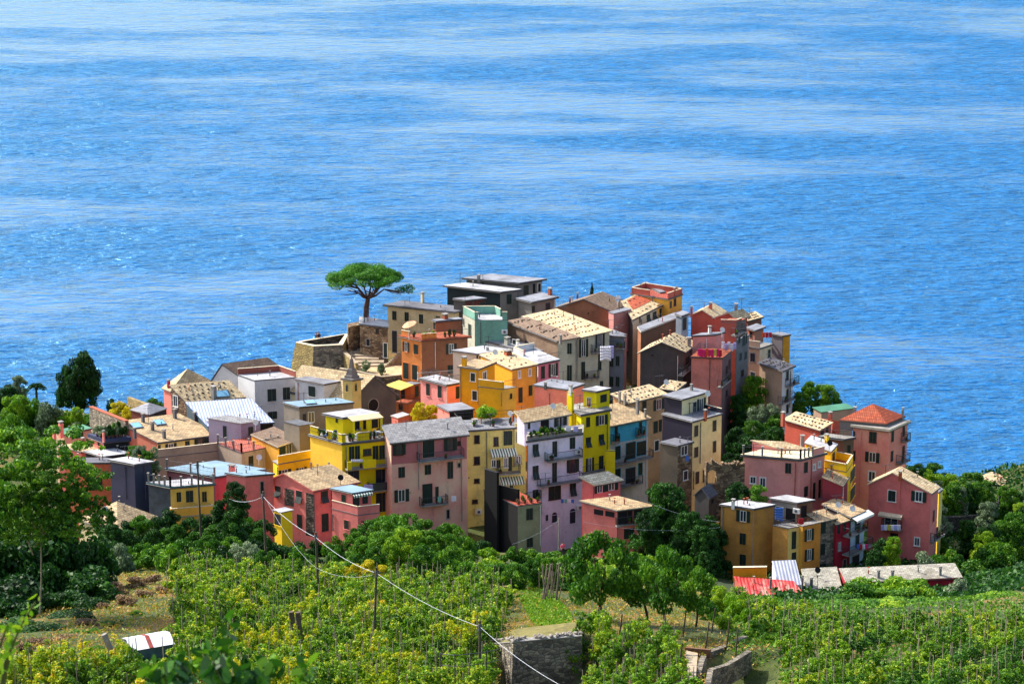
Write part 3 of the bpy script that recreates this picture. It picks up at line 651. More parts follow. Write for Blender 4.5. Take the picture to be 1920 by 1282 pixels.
H('coral house with pale flat roof behind the tall yellow tower house', 'house', 'f', 360, (1396,450), (1096,408), (1550,398), (COR, COR), fl(FLG,.15,.16), 'K 1198 418 26 24 CONCD; L P 1236 480 590', zl=.1)
h = H('tall bright yellow tower house with white flat topped roof room', 'house', 'f', 351, (1528,684), (1396,610), (1796,636), (YEL2, YEL2), fl(CONC,.18,.2),
  'R s 1590 745 38 92; R o 1716 725 100 92; R a 1592 930 48 92; R a 1712 905 50 96; R o 1606 1150 66 150 n; R d 1711 1120 42 130; R P 1772 700 1010; R B 1520 1820 1215 .8 r; L b 1440 740 8 8', rail='AL:.0-.3 AR:0-.5')
H(None, None, 'f', 353.5, (1668,468), (1548,452), (1790,440), (YEL2, YEL2), fl(FLW,.15,.16), 'R s 1732 525 60 72; L g 1600 560 40 90', of=h, base=4.6)
H(None, None, 'f', 352.5, (1440,480), (1396,470), (1460,476), (YEL2, YEL2), fl(YEL2,.02,.1), 'K 1430 470 34 50 WHITE', of=h, base=5.2)
H(None, None, 'f', 350.2, (1766,1014), (1750,1010), (1842,1016), (YEL2, YEL2), fl(YEL2,.02,.1), '', of=h)
H('bright blue topped house with broad tan slate roof and iron balconies', 'house', 'g', 356.5, (303,536), (78,400), (667,462), (YEL2, BLU), ('shed',0,(SLC2,CREAMT),.3,.14),
  'R s 370 600 28 130; R s 595 560 28 130; R s 386 780 48 120; R s 505 762 88 156; R s 605 740 88 130; R s 386 985 48 110; R S 503 1000 88 160; R s 594 930 38 110; R B 345 412 692 .6; R B 575 645 630 .6; R B 355 720 872 1.0; R B 410 625 1092 1.0; R P 655 480 1140 WHITE; K 640 455 22 60 CONC', zl=.9)





h = HS[-1]; h.fr = 'g'; facade_panel(h, 'R', 303, 665, (706,636), (1500,1440), stucco((214,212,206), .8, (150,150,150)), .004, 'bare_plaster')
H('tan house with dotted cream roof and green shutters behind the blue house', 'house', 'g', 363, (490,322), (342,246), (826,240), (TAN, TAN), ('shed',0,(SLC,CREAMT),.25,.14), 'R s 630 355 40 100; R o 765 335 90 100; R s 735 545 40 112; R s 778 530 30 112; R s 745 715 36 92 w; K 402 290 24 55 CONC; K 452 310 26 55 CONC; K 568 400 30 100 CONC', st=(3,8), zl=.5)
H('small house roof with cream slates and dish near the dark clad house', 'house', 'g', 369, (912,212), (782,194), (1002,142), (STND, STND), ('shed',0,(SLC,CONCD),.25,.14), 'D 832 190; K 1065 0 0 0' if 0 else 'D 832 190; T 770 190 130', st=(2,5), zl=.3)
h = H('cream house with tall side wall of dark purple cladding', 'house', 'g', 348, (1076,500), (800,428), (1347,424), (PURD, stucco((232,216,156),.25)), fl(FLG,.12,.14), 'R S 1110 580 38 102; R S 1279 532 36 102; R S 1110 776 38 96; R S 1279 725 32 106; R S 1120 1012 36 112 n; R S 1185 996 28 116 n; R P 1155 500 880; R P 1090 950 1120; K 1195 460 30 60 TERRA', par='FR', rail='AR', ph=.6)
H(None, None, 'g', 350.5, (980,292), (818,256), (1222,222), (PURD, stucco((226,214,166),.25)), fl(FLG,.2,.14), 'R s 1096 375 32 126 w; R o 1156 345 72 132 w; K 1068 205 26 40 CONC; D 1215 300', of=h)
H('narrow ruined stone tower house with dark slab roof', 'house', 'g', 343.5, (942,722), (782,690), (1078,686), (stucco((106,94,76),1,(72,64,56)), STNB), fl(FLD,.12,.14), 'R S 1012 990 34 80 w; R g 1000 760 60 90 c; R P 1035 660 640; T 1035 690 60')
# ================================================================ front row
h = H('bright yellow house with furnished roof terrace and yellow parapet blocks', 'house', 'e', 345, (696,852), (402,770), (1148,806), (stucco((250,208,64),.12), YEL2), fl(CONC,.18,.2),
  '''R s 786 935 52 130 n; R s 838 930 48 130 n; R s 1006 930 56 132 n; R s 1066 925 54 132 n; R g 930 925 64 54 b; R P 734 870 1270; R B 745 1140 1080 1.1 r; 
  @i; R S 1058 530 100 90 n; R S 1310 560 110 180 n; R B 1200 1402 672 1.0 g; R S 1312 765 110 170 n''', par='AL:0-.12 AL:.33-.48 AL:.75-1 AR:0-.08 AR:.32-.56 AR:.88-1', rail='AL AR', ph=1.05, pm=YEL2)
for x0, x1 in ((745,785),(895,1010),(1120,1140)):
    a = h; a.fr = 'e'; u, n = a.face('R'); z = a.fp('R', 940, 1080, 1.1).z; p0 = a.fp('R', x0, 1040, 1.13); p1 = a.fp('R', x1, 1040, 1.13); m = MB(); p0.z = p1.z = z + .66; m.box((p0+p1)/2, (p1-p0)/2, n*.05, Vector((0,0,.52))); m.build('parapet', YEL2, a.t)
H(None, None, 'e', 348.5, (705,612), (545,580), (1015,572), (YEL2, YEL2), fl(FLW,.3,.22), 'L s 650 632 24 40 n; R b 830 680 60 90 n; R b 905 670 30 90 n; R b 1000 660 60 80 n', of=h, base=3.4)
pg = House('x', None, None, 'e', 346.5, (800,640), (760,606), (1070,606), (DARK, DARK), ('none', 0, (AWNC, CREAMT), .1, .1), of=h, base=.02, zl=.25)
for a_, b_ in ((.02,.02),(.02,.55),(.02,.97)):
    m = MB(); q = pg.pt(a_, b_); m.abox(q - Vector((0,0,1.35)), .28, .28, 2.7); m.build('post', YEL2, h.t)
h = H('faded pink row house with grey slate roof and long iron balcony', 'house', 'e', 344, (1150,840), (1082,692), (1856,762), (ROW, ROW), ('shed',0,(SLG,CONC),.25,.16),
  '''R o 1224 900 110 100 b; R s 1496 890 110 165 n; R o 1699 852 110 108 b; R b 1780 842 12 30 b; R s 1247 1110 62 100; R s 1490 1085 60 92; R s 1697 1090 54 156; R B 1412 1832 1002 1.1 r RAIL; R P 1402 850 1270 CONC;
  @i; R o 1486 706 122 110; R s 1715 690 90 180 n; R s 1800 700 30 150; R B 1665 1905 800 1.0 r; @j; R b 175 800 20 70 c; R b 262 222 10 26 b; R P 285 160 860 CONC; R b 265 400 18 30 c''', zl=1.1)
h.fr = 'e'; facade_panel(h, 'R', 1152, 1850, (850,772), (1040,985), stucco((190,112,112), .3), .004, 'painted_band')
_row = h
h = H('tall olive yellow house with terrace roof, striped awnings and vents', 'house', 'j', 351.5, (315,124), (225,48), (810,94), (OLV, OLV), fl(FLG,.12,.16),
  '''R b 411 190 34 60 b; R b 411 364 40 60 b; R b 410 530 36 30 b; R b 395 698 36 26 b; R S 568 208 30 66 b; R s 665 178 74 120 n; R s 755 170 46 86 n; R s 585 390 38 66 n; R g 548 386 34 60 w; R g 647 380 30 80 w; R s 682 400 32 150 n; R g 750 356 42 64 c;
  R s 692 570 28 56 n; R g 625 566 36 46 c; R W 515 725 272 1.3; R W 592 785 500 1.3; R B 585 772 480 1.2 r; R AC 425 780; R P 715 110 420 ; R P 345 500 510; R P 492 130 480; @f; K 545 775 50 40 WHITE; T 975 760 170; T 690 780 120; D 870 730''', rail='AL AR LF', par='AR:.82-.95', ph=.5)
H(None, None, 'f', 356.5, (310,650), (200,595), (530,628), (COR, BLACK), fl(FLG,.12,.14), 'L b 250 640 4 4 n', of=h, base=3.4)
h = H('lavender house with planted terrace, balconies and arched ground floor doors', 'house', 'j', 344, (822,210), (832,142), (1273,146), (LAV, LAV), fl(CONC,.15,.2),
  '''R a 890 278 50 100; R s 1047 270 40 132; R s 1192 220 46 96; R a 890 460 50 112; R s 1045 460 40 162; R o 1195 405 92 104 b; R s 890 645 48 92; R s 1047 622 90 112 b; R a 1195 595 52 108; R h 1045 838 42 60; R h 1193 828 46 96; R s 983 830 20 50; 
  R B 992 1282 362 1.0 r; R B 930 1282 562 1.0 r; R P 825 240 680; R AC 1252 745; R P 945 570 800 WHITE; R AC 1240 290; R B 815 942 690 .5; T 972 520 60; R AC 1008 330''', par='AR', ph=.55, pm=CONC)
H(None, None, 'f', 348, (1002,740), (935,664), (1412,668), (LAV, LAV), ('shed',0,(SLC2,CREAMT),.3,.14), 'R s 1044 770 24 80 n; R b 1190 770 78 104 n; R s 1300 740 50 100; R b 1335 735 40 100 n; R s 1372 725 44 100; K 895 712 24 30 TERRA; D 1265 660', of=h, base=3.2, zl=.7)
h = H('rose pink annex with two low slate roofs and glazed veranda', 'house', 'j', 335, (1560,772), (1278,698), (1846,738), (PNKD, PNKD), ('shed',0,(SLC2,CREAMT),.25,.14), '''L b 1408 785 76 46 n; L b 1500 800 76 46 n; R b 1602 832 70 100 b; R b 1662 825 32 100 b; R b 1728 815 60 96 b; R b 1806 805 36 90 b; R s 1655 958 84 84 n; R s 1775 945 28 80 n; R P 1562 790 1040;R B 1556 1850 890 .5 r''', zl=.35)
H(None, None, 'j', 341, (1372,562), (1272,508), (1586,522), (PNKD, PNKD), ('shed',0,(SLW,CREAMT),.25,.14), 'R o 1416 590 82 72; R o 1511 570 98 72; R P 1366 580 700', of=h, zl=.8, base=9)
h = H('pale green house with terracotta planted roof and black sheeted side', 'house', 'j', 338.5, (746,740), (470,610), (938,714), (BLACK, OLVG), fl(TLD,.06,.14), 'R s 841 800 54 96; R s 843 1032 50 76; R P 934 730 1060 WHITE; R B 0 0 0' if 0 else 'R s 841 800 54 96; R s 843 1032 50 76; R P 930 730 1060 WHITE')
H(None, None, 'j', 341, (574,462), (474,432), (592,462), (BLACK, BLACK), fl(BLACK,.02,.1), '', of=h)
H(None, None, 'j', 339.8, (744,606), (572,566), (760,606), (BLACK, BLACK), ('shed',0,(BLACK,BLACK),.02,.1), '', of=h)
h = H('rose pink gabled house with stone corner strips and flared green shutters', 'house', 'i', 334, (700,664), (322,568), (1092,588), (PNKD, PNKD), ('gL',1.25,(SLC2,PNKD),.25,.16,.66),
  'L a 387 670 52 96; L a 575 716 54 106; L s 580 936 46 124; R a 798 716 62 104; R s 804 945 62 160; K 738 460 14 14 TERRA; K 838 445 14 14 TERRA; D 942 610 DARK; R P 706 690 1040; R P 862 660 1020')
def strip(h, f, x0, x1, y0, y1, m):
    facade_panel(h, f, x0, x1, y0, y1, m, .03, 'stone_strip')
strip(h, 'L', 444, 524, (640,656), (790,806), STND); strip(h, 'L', 634, 706, (680,700), (1060,1070), STND); strip(h, 'L', 322, 338, (612,616), (762,768), STND)
H(None, None, 'i', 329.5, (1048,688), (868,648), (1214,662), (PNKD, PNKD), fl(FLB,.2,.14), 'L s 972 740 40 84 n; R s 1080 752 60 100 n; R s 1160 735 50 84 n; R W 1045 1212 688 .5', of=h)
H(None, None, 'i', 328.5, (1096,884), (866,826), (1290,862), (PNKD, PNKD), fl(CONC,.04,.1), 'L s 997 965 42 80 n; L s 1140 960 4 4 n; R s 1140 960 26 60 n; L P 872 870 1020', of=h, par='AL AR', ph=1.0, pm=PNKD)
H('little yellow hut with pale flat roof in front of the rose gabled house', 'hut', 'i', 324, (416,858), (350,838), (512,838), (YEL, YEL), fl(FLW,.15,.1), 'L S 385 920 60 100 n', name='hut')
# ================================================================ left cluster
h = H('cream yellow house with mottled slate roof, seven chimneys and skylights', 'house', 'd', 357, (716,778), (372,606), (1236,708), (stucco((196,120,96),.5), stucco((234,214,130),.2)), ('shed',0,(SLC2,CONCD),.2,.16),
  'R s 725 835 24 84 n; R o 825 836 88 110; R s 966 802 40 86; R o 1075 795 90 110 b; R o 1168 770 92 90 b; K 587 600 28 60 CONCD; K 668 668 28 60 CONCD; K 768 738 28 60 CONCD; K 515 716 28 55 CONCD; K 860 566 30 65 CONCD; K 1030 578 30 50 CONCD; K 1150 660 28 55 CONCD; SK 528 633; SK 727 606; T 632 600 130', zl=.9)
H(None, None, 'd', 353, (692,908), (640,880), (1324,836), (stucco((196,150,120),.4), stucco((182,160,134),.4)), fl(CONC,.05,.08), '', of=h, par='AR', ph=1.0, pm=stucco((186,164,138),.4))
h = H('lavender roof house over a red tiled terrace with grey posts', 'house', 'd', 352, (1430,868), (1228,790), (1746,800), (stucco((170,150,130),.8), stucco((206,190,164),.6)), fl(TILR,.05,.14), 'R s 1510 935 42 92; R s 1677 912 44 102; D 1580 960', rail='AL AR', posts=4)
H(None, None, 'd', 358, (1425,616), (1146,570), (1590,592), (stucco((176,164,184),.25), LAV2), ('shed',0,(SLG,CONC),.15,.1), 'L s 1288 685 32 108; R s 1508 676 42 76; D 1550 660', of=h, zl=.3, base=8)
h = H('yellow house with brown roof terrace between lavender and bright yellow houses', 'house', 'e', 352, (108,880), (-140,765), (316,812), (OCHR, YEL), ('shed',0,(SLB,CREAMT),.1,.12), 'R s 150 930 70 140 n; R g 205 905 50 110 w; R s 245 900 34 110 n', zl=.3)
H(None, None, 'e', 347.5, (106,1040), (60,1010), (412,985), (YEL, YEL), fl(CONC,.1,.1), 'R o 165 1105 110 40; R o 320 1085 90 40; R P 100 1060 1130', of=h, par='AR', ph=1.0, pm=YEL)
h = H('white house with green shutters and flat roof left of the church', 'house', 'd', 373, (1542,250), (1400,200), (1896,222), (WHT, stucco((214,208,206),.2)), fl(FLW,.05,.16), 'R s 1690 368 76 106 n; R s 1815 354 62 106 n; R s 1695 540 80 64 n; R P 1892 260 520', par='LF FR', ph=.8, pm=stucco((150,80,66),.3))
H(None, None, 'e', 371, (530,302), (262,252), (700,270), (stucco((210,206,206),.2), WHT), ('flat',0,(FLG,BROWNW),.12,.12), 'L s 420 364 64 96 n; L P 288 280 450 TERRA', of=h)
H('stone gabled house with dotted cream roof and big grey chimney', 'house', 'd', 371, (955,428), (828,298), (1448,388), (STNB, CRMG), ('shed',0,(SLC,CONCD),.2,.16), 'L g 865 420 34 92 w; K 1193 395 46 92 CONC; SK 1265 360 .6 .9', st=(4,9), zl=1.6)
H('house under a crinkled pale blue tarpaulin covered roof', 'house', 'd', 361, (1146,640), (960,440), (1700,606), (stucco((60,80,90),.5), DARK), ('shed',0,(TARP,BLUEP),.15,.14), 'K 1200 0 0 0' if 0 else 'T 1600 520 60', zl=1.0)
H('red walled house with cream pyramid roof and red chimney by the sea', 'house', 'd', 383, (826,336), (762,312), (1180,262), (COR, COR), ('hip',2.3,(SLC,CREAMT),.2,.14), 'K 806 310 26 60 CRI')
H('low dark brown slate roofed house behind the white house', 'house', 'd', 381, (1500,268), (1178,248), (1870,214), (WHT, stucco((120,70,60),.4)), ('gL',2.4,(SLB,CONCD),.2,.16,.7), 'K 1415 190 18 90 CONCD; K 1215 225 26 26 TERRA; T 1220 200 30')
h = H('unplastered stone block house with blue grey flat roof and skylight', 'house', 'e', 359, (302,512), (156,472), (802,470), (stucco((150,140,126),1), PLGR), fl(FLB,.08,.14), 'R g 412 600 60 100 c; SK 402 468; R B 0 0 0' if 0 else 'R g 412 600 60 100 c; SK 402 468; R S 350 620 30 100 n; T 345 470 100')
H(None, None, 'e', 353, (302,684), (160,648), (432,664), (stucco((146,138,124),1), stucco((132,116,100),1)), fl(CONCD,.04,.1), '', of=h)
H('slate blue clad square tower with pale flat roof', 'house', 'd', 335, (512,968), (306,930), (662,946), (NAVY, NAVY2), fl(FLW,.2,.18), 'L P 432 980 1260 NAVY; R P 600 970 1260 NAVY')
H('low yellow house with teal edged roof terrace and concrete posts', 'house', 'd', 332, (820,1166), (632,1128), (1190,1136), (plain((56,66,80),.7,.4), stucco((232,186,84),.3)), ('flat',0,(FLW,plain((60,110,116),.6,.2)),.15,.22), 'R s 893 1240 40 84 n; R s 985 1235 64 100 n; R s 1112 1238 42 90 n; @m; R B 975 1215 328 .8 s OCHR', rail='AL AR', posts=5)
H('rose house with broad blue grey flat roof and brick pink chimney', 'house', 'd', 341, (1200,1076), (792,1006), (1618,1012), (stucco((150,90,96),.4), stucco((196,92,100),.4)), fl(FLB,.2,.2), 'K 1348 1040 50 60 COR; T 1500 1010 50', rail='AL', posts=3)
H('crimson pink block with dark framed door beside the rose gabled house', 'house', 'd', 336.5, (1462,1066), (1300,1040), (1702,1046), (PNKD, PNKD), fl(FLB,.12,.14), 'R b 1607 1160 26 100 c; L b 1400 1180 20 60 c; T 1640 1050 40')
H('orange coral house mostly hidden behind the big left tree', 'house', 'k', 346, (770,1046), (560,1010), (1110,1040), (stucco((222,110,76),.4), stucco((222,110,76),.4)), fl(FLD,.2,.14), 'R s 835 1220 90 110 n; R s 920 1120 4 4 n')
H('coral building with white flat roof and dark pergola', 'house', 'k', 349, (880,990), (735,948), (1108,962), (DARK, DARK), fl(FLW,.2,.12), 'T 1075 1000 110', base=None)
H('coral house end carrying a navy balcony full of plants', 'house', 'k', 352, (890,868), (775,826), (1105,850), (COR, DARK), ('flat',0,(plain((40,50,86),.6,.2),plain((40,50,86),.6,.2)),.2,.5), 'L b 850 880 20 30; K 890 840 20 60 COR')
H('low beige wall house with tiny door and courtyard of pale paving', 'house', 'k', 358, (552,800), (480,770), (782,750), (stucco((200,170,140),.4), stucco((200,170,140),.4)), ('flat',0,(GRN,TERRA),.1,.12), 'R s 697 815 24 60 b; R B 0 0 0' if 0 else 'R s 697 815 24 60 b; K 525 800 40 100 COR; K 466 810 30 50 COR; K 710 850 30 8 TERRA')
H('pale slated yard roof below the beige wall house', 'house', 'k', 352, (700,950), (500,900), (880,925), (COR, COR), ('shed',0,(SLC,CREAMT),.1,.12), 'T 697 950 100', zl=.3)
H('grey wall shed with pale pyramid roof beside the stone garden wall', 'shed', 'd', 371, (640,540), (482,498), (786,486), (stucco((120,64,50),.4), plain((56,56,64),.7,.3)), ('hip',.9,(FLG,CONC),.12,.1), 'T 632 540 90', name='shed')
H('sand coloured slate roofed house half hidden by the big left tree', 'house', 'm', 318, (670,415), (450,345), (890,335), (CRM, CRM), ('hip',2.0,(SLC2,CREAMT),.2,.14), 'D 600 330')
# ================================================================ right cluster
h = H('golden brown house with silver flat roof and grey repaired corner', 'house', 'h', 333, (372,706), (170,680), (497,682), (GLD, GLD), fl(FLW,.14,.16), 'L o 308 747 78 70; L s 305 887 38 70 n; L s 305 1020 38 76 n; K 246 682 24 30 WHITE; T 270 680 40; L P 182 690 1055; K 0 0 0 0' if 0 else 'L o 308 747 78 70; L s 305 887 38 70 n; L s 305 1020 38 76 n; K 246 684 24 30 WHITE; T 270 686 40; L P 182 690 1055; R P 372 720 1060 CONC')
H(None, None, 'h', 334.5, (640,668), (480,640), (735,652), (stucco((150,140,130),.5), stucco((130,90,70),.4)), fl(FLW,.2,.14), 'L AC 636 715; L b 530 730 40 80 w; L b 600 740 60 80 n; R b 680 720 30 70 b', of=h, base=4.5)
H(None, None, 'h', 331.5, (586,826), (490,806), (672,810), (GLD, PYEL), fl(CONC,.04,.1), 'R s 619 895 28 108 n; R s 619 1000 28 62 n', of=h, rail='AL AR', par='')
H(None, None, 'h', 331.8, (674,812), (640,800), (786,788), (OCHR, stucco((214,140,52),.4)), fl(CONC,.04,.1), 'R o 713 862 50 72; R o 713 985 50 72', of=h, rail='AR')
h = H('salmon pink house with wraparound roof terrace and small attic', 'house', 'h', 343, (660,404), (308,376), (808,366), (PK2, PK2), fl(plain((226,210,170),.8,.15),.22,.22), 'L s 585 452 38 64; L g 368 525 34 42 w; L g 428 540 34 60 w; L P 630 420 640 TERRA; R s 693 447 24 66; R g 745 445 12 34 w; R g 777 428 12 34 w; R s 693 595 24 64; R s 743 597 15 112; R s 777 578 15 112; R P 730 400 640 TERRA; R B 800 850 640 .6 r; T 370 380 80', rail='AL AR:0-.5', posts=4, par='AR:.5-1', ph=.8)
H(None, None, 'h', 348, (560,294), (364,286), (720,340), (PNK, PNK), ('shed',0,(SLC,CREAMT),.15,.12), 'L S 470 322 64 56 n; R b 563 315 4 4 n; K 672 300 26 40 CONC', of=h, base=3.6, zl=.3, zr=-.6)
H('brick red house with dotted cream lean-to roof', 'house', 'h', 360, (782,216), (566,152), (850,176), (stucco((206,92,70),.4), stucco((180,120,110),.4)), ('shed',0,(SLC,CREAMT),.2,.12), 'R s 793 243 22 44; R s 823 228 16 50; K 552 175 24 60 RED', st=(3,9,1), zr=.5)
H('terracotta tiled lean-to beside the green roofed shed', 'house', 'h', 366, (846,160), (800,152), (905,168), (RED, BRN), ('shed',0,(TLO,TERRA),.15,.12), 'K 843 160 24 40 RED', zr=1.2, zl=.0)
H('beige shed with green sheet roof at the sea side edge', 'shed', 'h', 379, (790,108), (742,82), (985,84), (BEI, BEI), ('shed',0,(GRN,GRN),.15,.1), 'T 1000 85 40', name='shed', zl=.2)
h = H('salmon house with orange hip roof and stone eaves terrace', 'house', 'h', 358, (1206,224), (985,196), (1322,172), (SAL, SAL), ('flat',0,(CONC,CREAMT),.25,.3),
  'L s 1107 262 38 62 b; L o 1104 384 82 62; L g 1101 502 42 62 w; L s 993 375 14 64; L s 992 245 14 44; R s 1227 256 16 66; R s 1295 224 16 66; R s 1223 378 16 66; R s 1293 360 16 92; L P 1036 225 640 PNKD; R B 1320 1342 290 1.0; R B 1290 1340 420 1.0')
H(None, None, 'h', 359, (1190,182), (905,158), (1300,136), (GRY, GRY), ('hip',1.9,(TLO,TERRA),.1,.12), 'K 1290 140 16 50 CONC; K 995 108 22 22 CONC', of=h, base=1.2)
h = H('brown walled side wing with iron railed balcony next to the orange hip roof', 'house', 'h', 357, (925,280), (780,262), (990,268), (stucco((140,90,70),.5), stucco((120,100,80),.6)), fl(CONC,.15,.2), 'R s 958 345 20 70 n; K 975 190 0 0' if 0 else 'R s 958 345 20 70 n', rail='AL AR')
h = H('yellow house with white sloped roof and curved yellow balcony', 'house', 'h', 347.5, (848,350), (690,298), (886,308), (YEL, YEL), ('shed',0,(FLW,CREAMT),.12,.12), 'R s 862 395 16 80 n; K 822 292 26 40 YEL; D 838 340 DARK; L b 800 380 8 30 n', zl=.2)
H(None, None, 'h', 345, (945,478), (808,452), (984,418), (YEL, YEL), fl(TERRA,.02,.1), 'R s 980 490 26 70 n; R s 980 605 26 70 n', of=h, par='AL AR FR', ph=.95, pm=YEL)
H('low tan slate roof over a dark crimson wall between pink and salmon houses', 'house', 'h', 342, (918,560), (800,510), (952,512), (stucco((150,52,62),.3), stucco((150,52,62),.3)), ('shed',0,(SLC2,CREAMT),.15,.12), 'R P 925 560 660 WHITE', zl=.9)
h = H('grey rubble stone house with green shutters and tan roof', 'house', 'h', 333.5, (776,786), (700,735), (882,762), (STNB, STNG), ('shed',0,(SLC2,CREAMT),.12,.12), 'R s 800 820 30 66 n; R s 797 950 28 70 n; R s 797 1055 40 30 n; K 820 720 8 8 TERRA', zl=.5)
H('narrow crimson red house with small dark windows', 'house', 'h', 334.5, (880,800), (830,760), (972,772), (CRI, CRI), ('shed',0,(SLC2,CREAMT),.1,.12), 'R g 900 935 14 50 c; R s 895 825 20 60 n; R s 930 812 22 60 n; R b 932 1040 16 50 c', zl=.3)
h = H('pale blue house with railed balconies and tan roof beside the crimson house', 'house', 'h', 336, (972,756), (800,676), (1056,718), (GRYD, stucco((176,196,210),.5)), ('shed',0,(SLC2,CONCD),.15,.12), 'R s 1010 895 24 90; R W 970 1075 755 .9 WHITE; R B 968 1078 858 1.1 r; R B 965 1110 965 1.1 r; R d 1010 790 30 70; D 890 720; D 978 745; R b 1000 1030 40 80 c', zl=.3)
h = H('large crimson pink gabled house with awning and laundry balcony', 'house', 'l', 343, (872,540), (490,484), (918,505), (stucco((220,118,112),.4), stucco((220,128,122),.4)), ('gL',1.9,(SLC,CREAMT),.2,.14,.62),
  'L s 632 557 46 66 w; L o 798 560 86 62 w; L g 628 705 84 68 n; L g 787 838 30 50 w; L b 646 805 50 40 n; L W 556 700 652 .6 CREAMT; L B 562 682 768 .8 r; R s 884 680 10 70 n; R s 900 660 8 60 n; R g 875 830 10 60; R s 905 790 12 80; K 683 450 22 40 TERRA; K 820 0 0 0' if 0 else
  'L s 632 557 46 66 w; L o 798 560 86 62 w; L g 628 705 84 68 n; L g 787 838 30 50 w; L b 646 805 50 40 n; L W 556 700 652 .6 CREAMT; L B 562 682 768 .8 r; R s 888 680 10 70 n; R g 878 830 10 60; R s 908 790 10 80; K 683 445 22 30 TERRA; L P 682 470 640 PNKD; R B 900 960 820 .7 r')
h = H('yellow edged wing behind the large crimson gabled house', 'house', 'l', 349, (922,535), (880,500), (944,520), (YEL, OLV), fl(FLG,.1,.12), '', rail='AR')
h = H('long low crimson house with pale slate roof above the vineyard', 'house', 'p', 317, (782,384), (742,304), (1512,350), (CRI, CRI), ('shed',0,(SLW,CRI),.2,.14), 'K 983 350 22 36 CONC; K 1072 352 24 38 CONC; K 1380 332 20 40 CONC', zl=.65)
H(None, None, 'p', 315.5, (532,460), (496,306), (748,446), (stucco((200,190,160),.4), stucco((200,190,160),.4)), ('shed',0,(SLW,CREAMT),.15,.14), 'K 552 410 22 50 CONCD; D 590 350 DARK; T 592 440 110', of=h, zl=1.3)
h = H('low building with streaked red sheet roof and white corrugated panel', 'house', 'p', 312, (150,470), (60,350), (530,500), (RED, RED), ('shed',0,(CORD,RED),.1,.1), 'K 290 420 14 60 CONCD; K 495 410 14 60 CONCD', zl=.95, zr=-.3)
H(None, None, 'p', 316, (50,290), (52,282), (265,287), (OCHR, stucco((232,160,20),.2)), fl(CREAMT,.03,.08), '', of=h, base=1.6)
H(None, None, 'p', 315, (340,405), (302,250), (488,398), (WHT, WHT), ('shed',0,(COWH,WHITE),.05,.08), '', of=h, zl=1.9, base=1.5)
H('small seaside cottage with dotted cream roof at the far right', 'cottage', 'l', 386, (1330,500), (1165,445), (1412,470), (GRYD, GRYD), ('shed',0,(SLC,CREAMT),.15,.12), 'R b 1390 505 14 30', st=(2,7,1), zl=.4, name='cottage')
H('orange garden hut among the trees near the seaside cottage', 'hut', 'l', 374, (1030,520), (985,500), (1100,505), (stucco((220,110,50),.3), stucco((214,140,60),.3)), ('shed',0,(TLO,TERRA),.1,.1), '', name='hut', zl=.4)
H('dark low sheds with weathered roof below the cream and purple house', 'shed', 'g', 338, (1230,1200), (1100,1170), (1300,1160), (GRYD, GRYD), ('gL',1.0,(SLD,CONCD),.15,.12), 'R b 1260 1230 20 40', name='shed')
# ---------------------------------------------------------------- walls, stairs, terraces
def find(s):
    for h in HS:
        if s in h.label: return h
    raise KeyError(s)
def wall_run(name, label, cat, fr, pts, hh, th, m, cap=None, base=None, batter=0):
    ps = [P(*px(fr, x, y), D) for x, y, D in pts]; w = MB(); c = MB()
    for p, q in zip(ps, ps[1:]):
        d = Vector((q.x - p.x, q.y - p.y, 0)).normalized(); n = Vector((d.y, -d.x, 0)); n = n if n.y < 0 else -n
        dn = Vector((0,0,-hh)); bt = n*batter
        w.hexa([p + n*0 + dn + bt, q + dn + bt, q - n*th + dn, p - n*th + dn] if True else [], [p, q, q - n*th, p - n*th])
        if cap: c.hexa([p + n*.06 + Vector((0,0,.001)), q + n*.06 + Vector((0,0,.001)), q - n*(th+.06) + Vector((0,0,.001)), p - n*(th+.06) + Vector((0,0,.001))], [p + n*.06 + Vector((0,0,.1)), q + n*.06 + Vector((0,0,.1)), q - n*(th+.06) + Vector((0,0,.1)), p - n*(th+.06) + Vector((0,0,.1))])
    t = thing(name, Vector((ps[0].x, ps[0].y, min(p.z for p in ps) - hh)), label, cat)
    w.build('wall', m, t)
    if cap: c.build('coping', cap, t)
    return t, ps
# sea bastion
def bastion():
    zt = P(*px('a', 335, 882), 396).z
    top = [on_z(*px('a', x, y), zt) for x, y in ((167,847),(335,882),(606,868),(660,762),(212,832))]
    ctr = sum(top, Vector())/5
    t = thing('stone_bastion', Vector((ctr.x, ctr.y, 92)), 'rubble stone bastion terrace with parapet and leaning outer walls above the sea', 'bastion')
    low = []
    for p in top:
        d = (p - ctr); d.z = 0; d.normalize(); q = p + d*3.0; q.z = zt - 16; low.append(q)
    inn = [p + (ctr - p).normalized()*.75 for p in top]
    m = MB(); n = 5; fz = Vector((0,0,-1.0))
    for i in range(n):
        j = (i+1) % n; m.poly([low[i], low[j], top[j], top[i]], 0); m.poly([top[i], top[j], inn[j], inn[i]], 1); m.poly([inn[i], inn[j], inn[j] + fz, inn[i] + fz], 2)
    m.m[3] = 3; m.build('wall', [STNY, CREAMT, STND, STNG], t)  # right outer face gets the darker stone, its shade put into the colour
    f = MB(); f.poly([p + fz for p in inn]); f.build('paving', plain((190,176,156),.9,.2,.8,name='paving'), t)
    return zt, top, inn
bz, btop, binn = bastion()
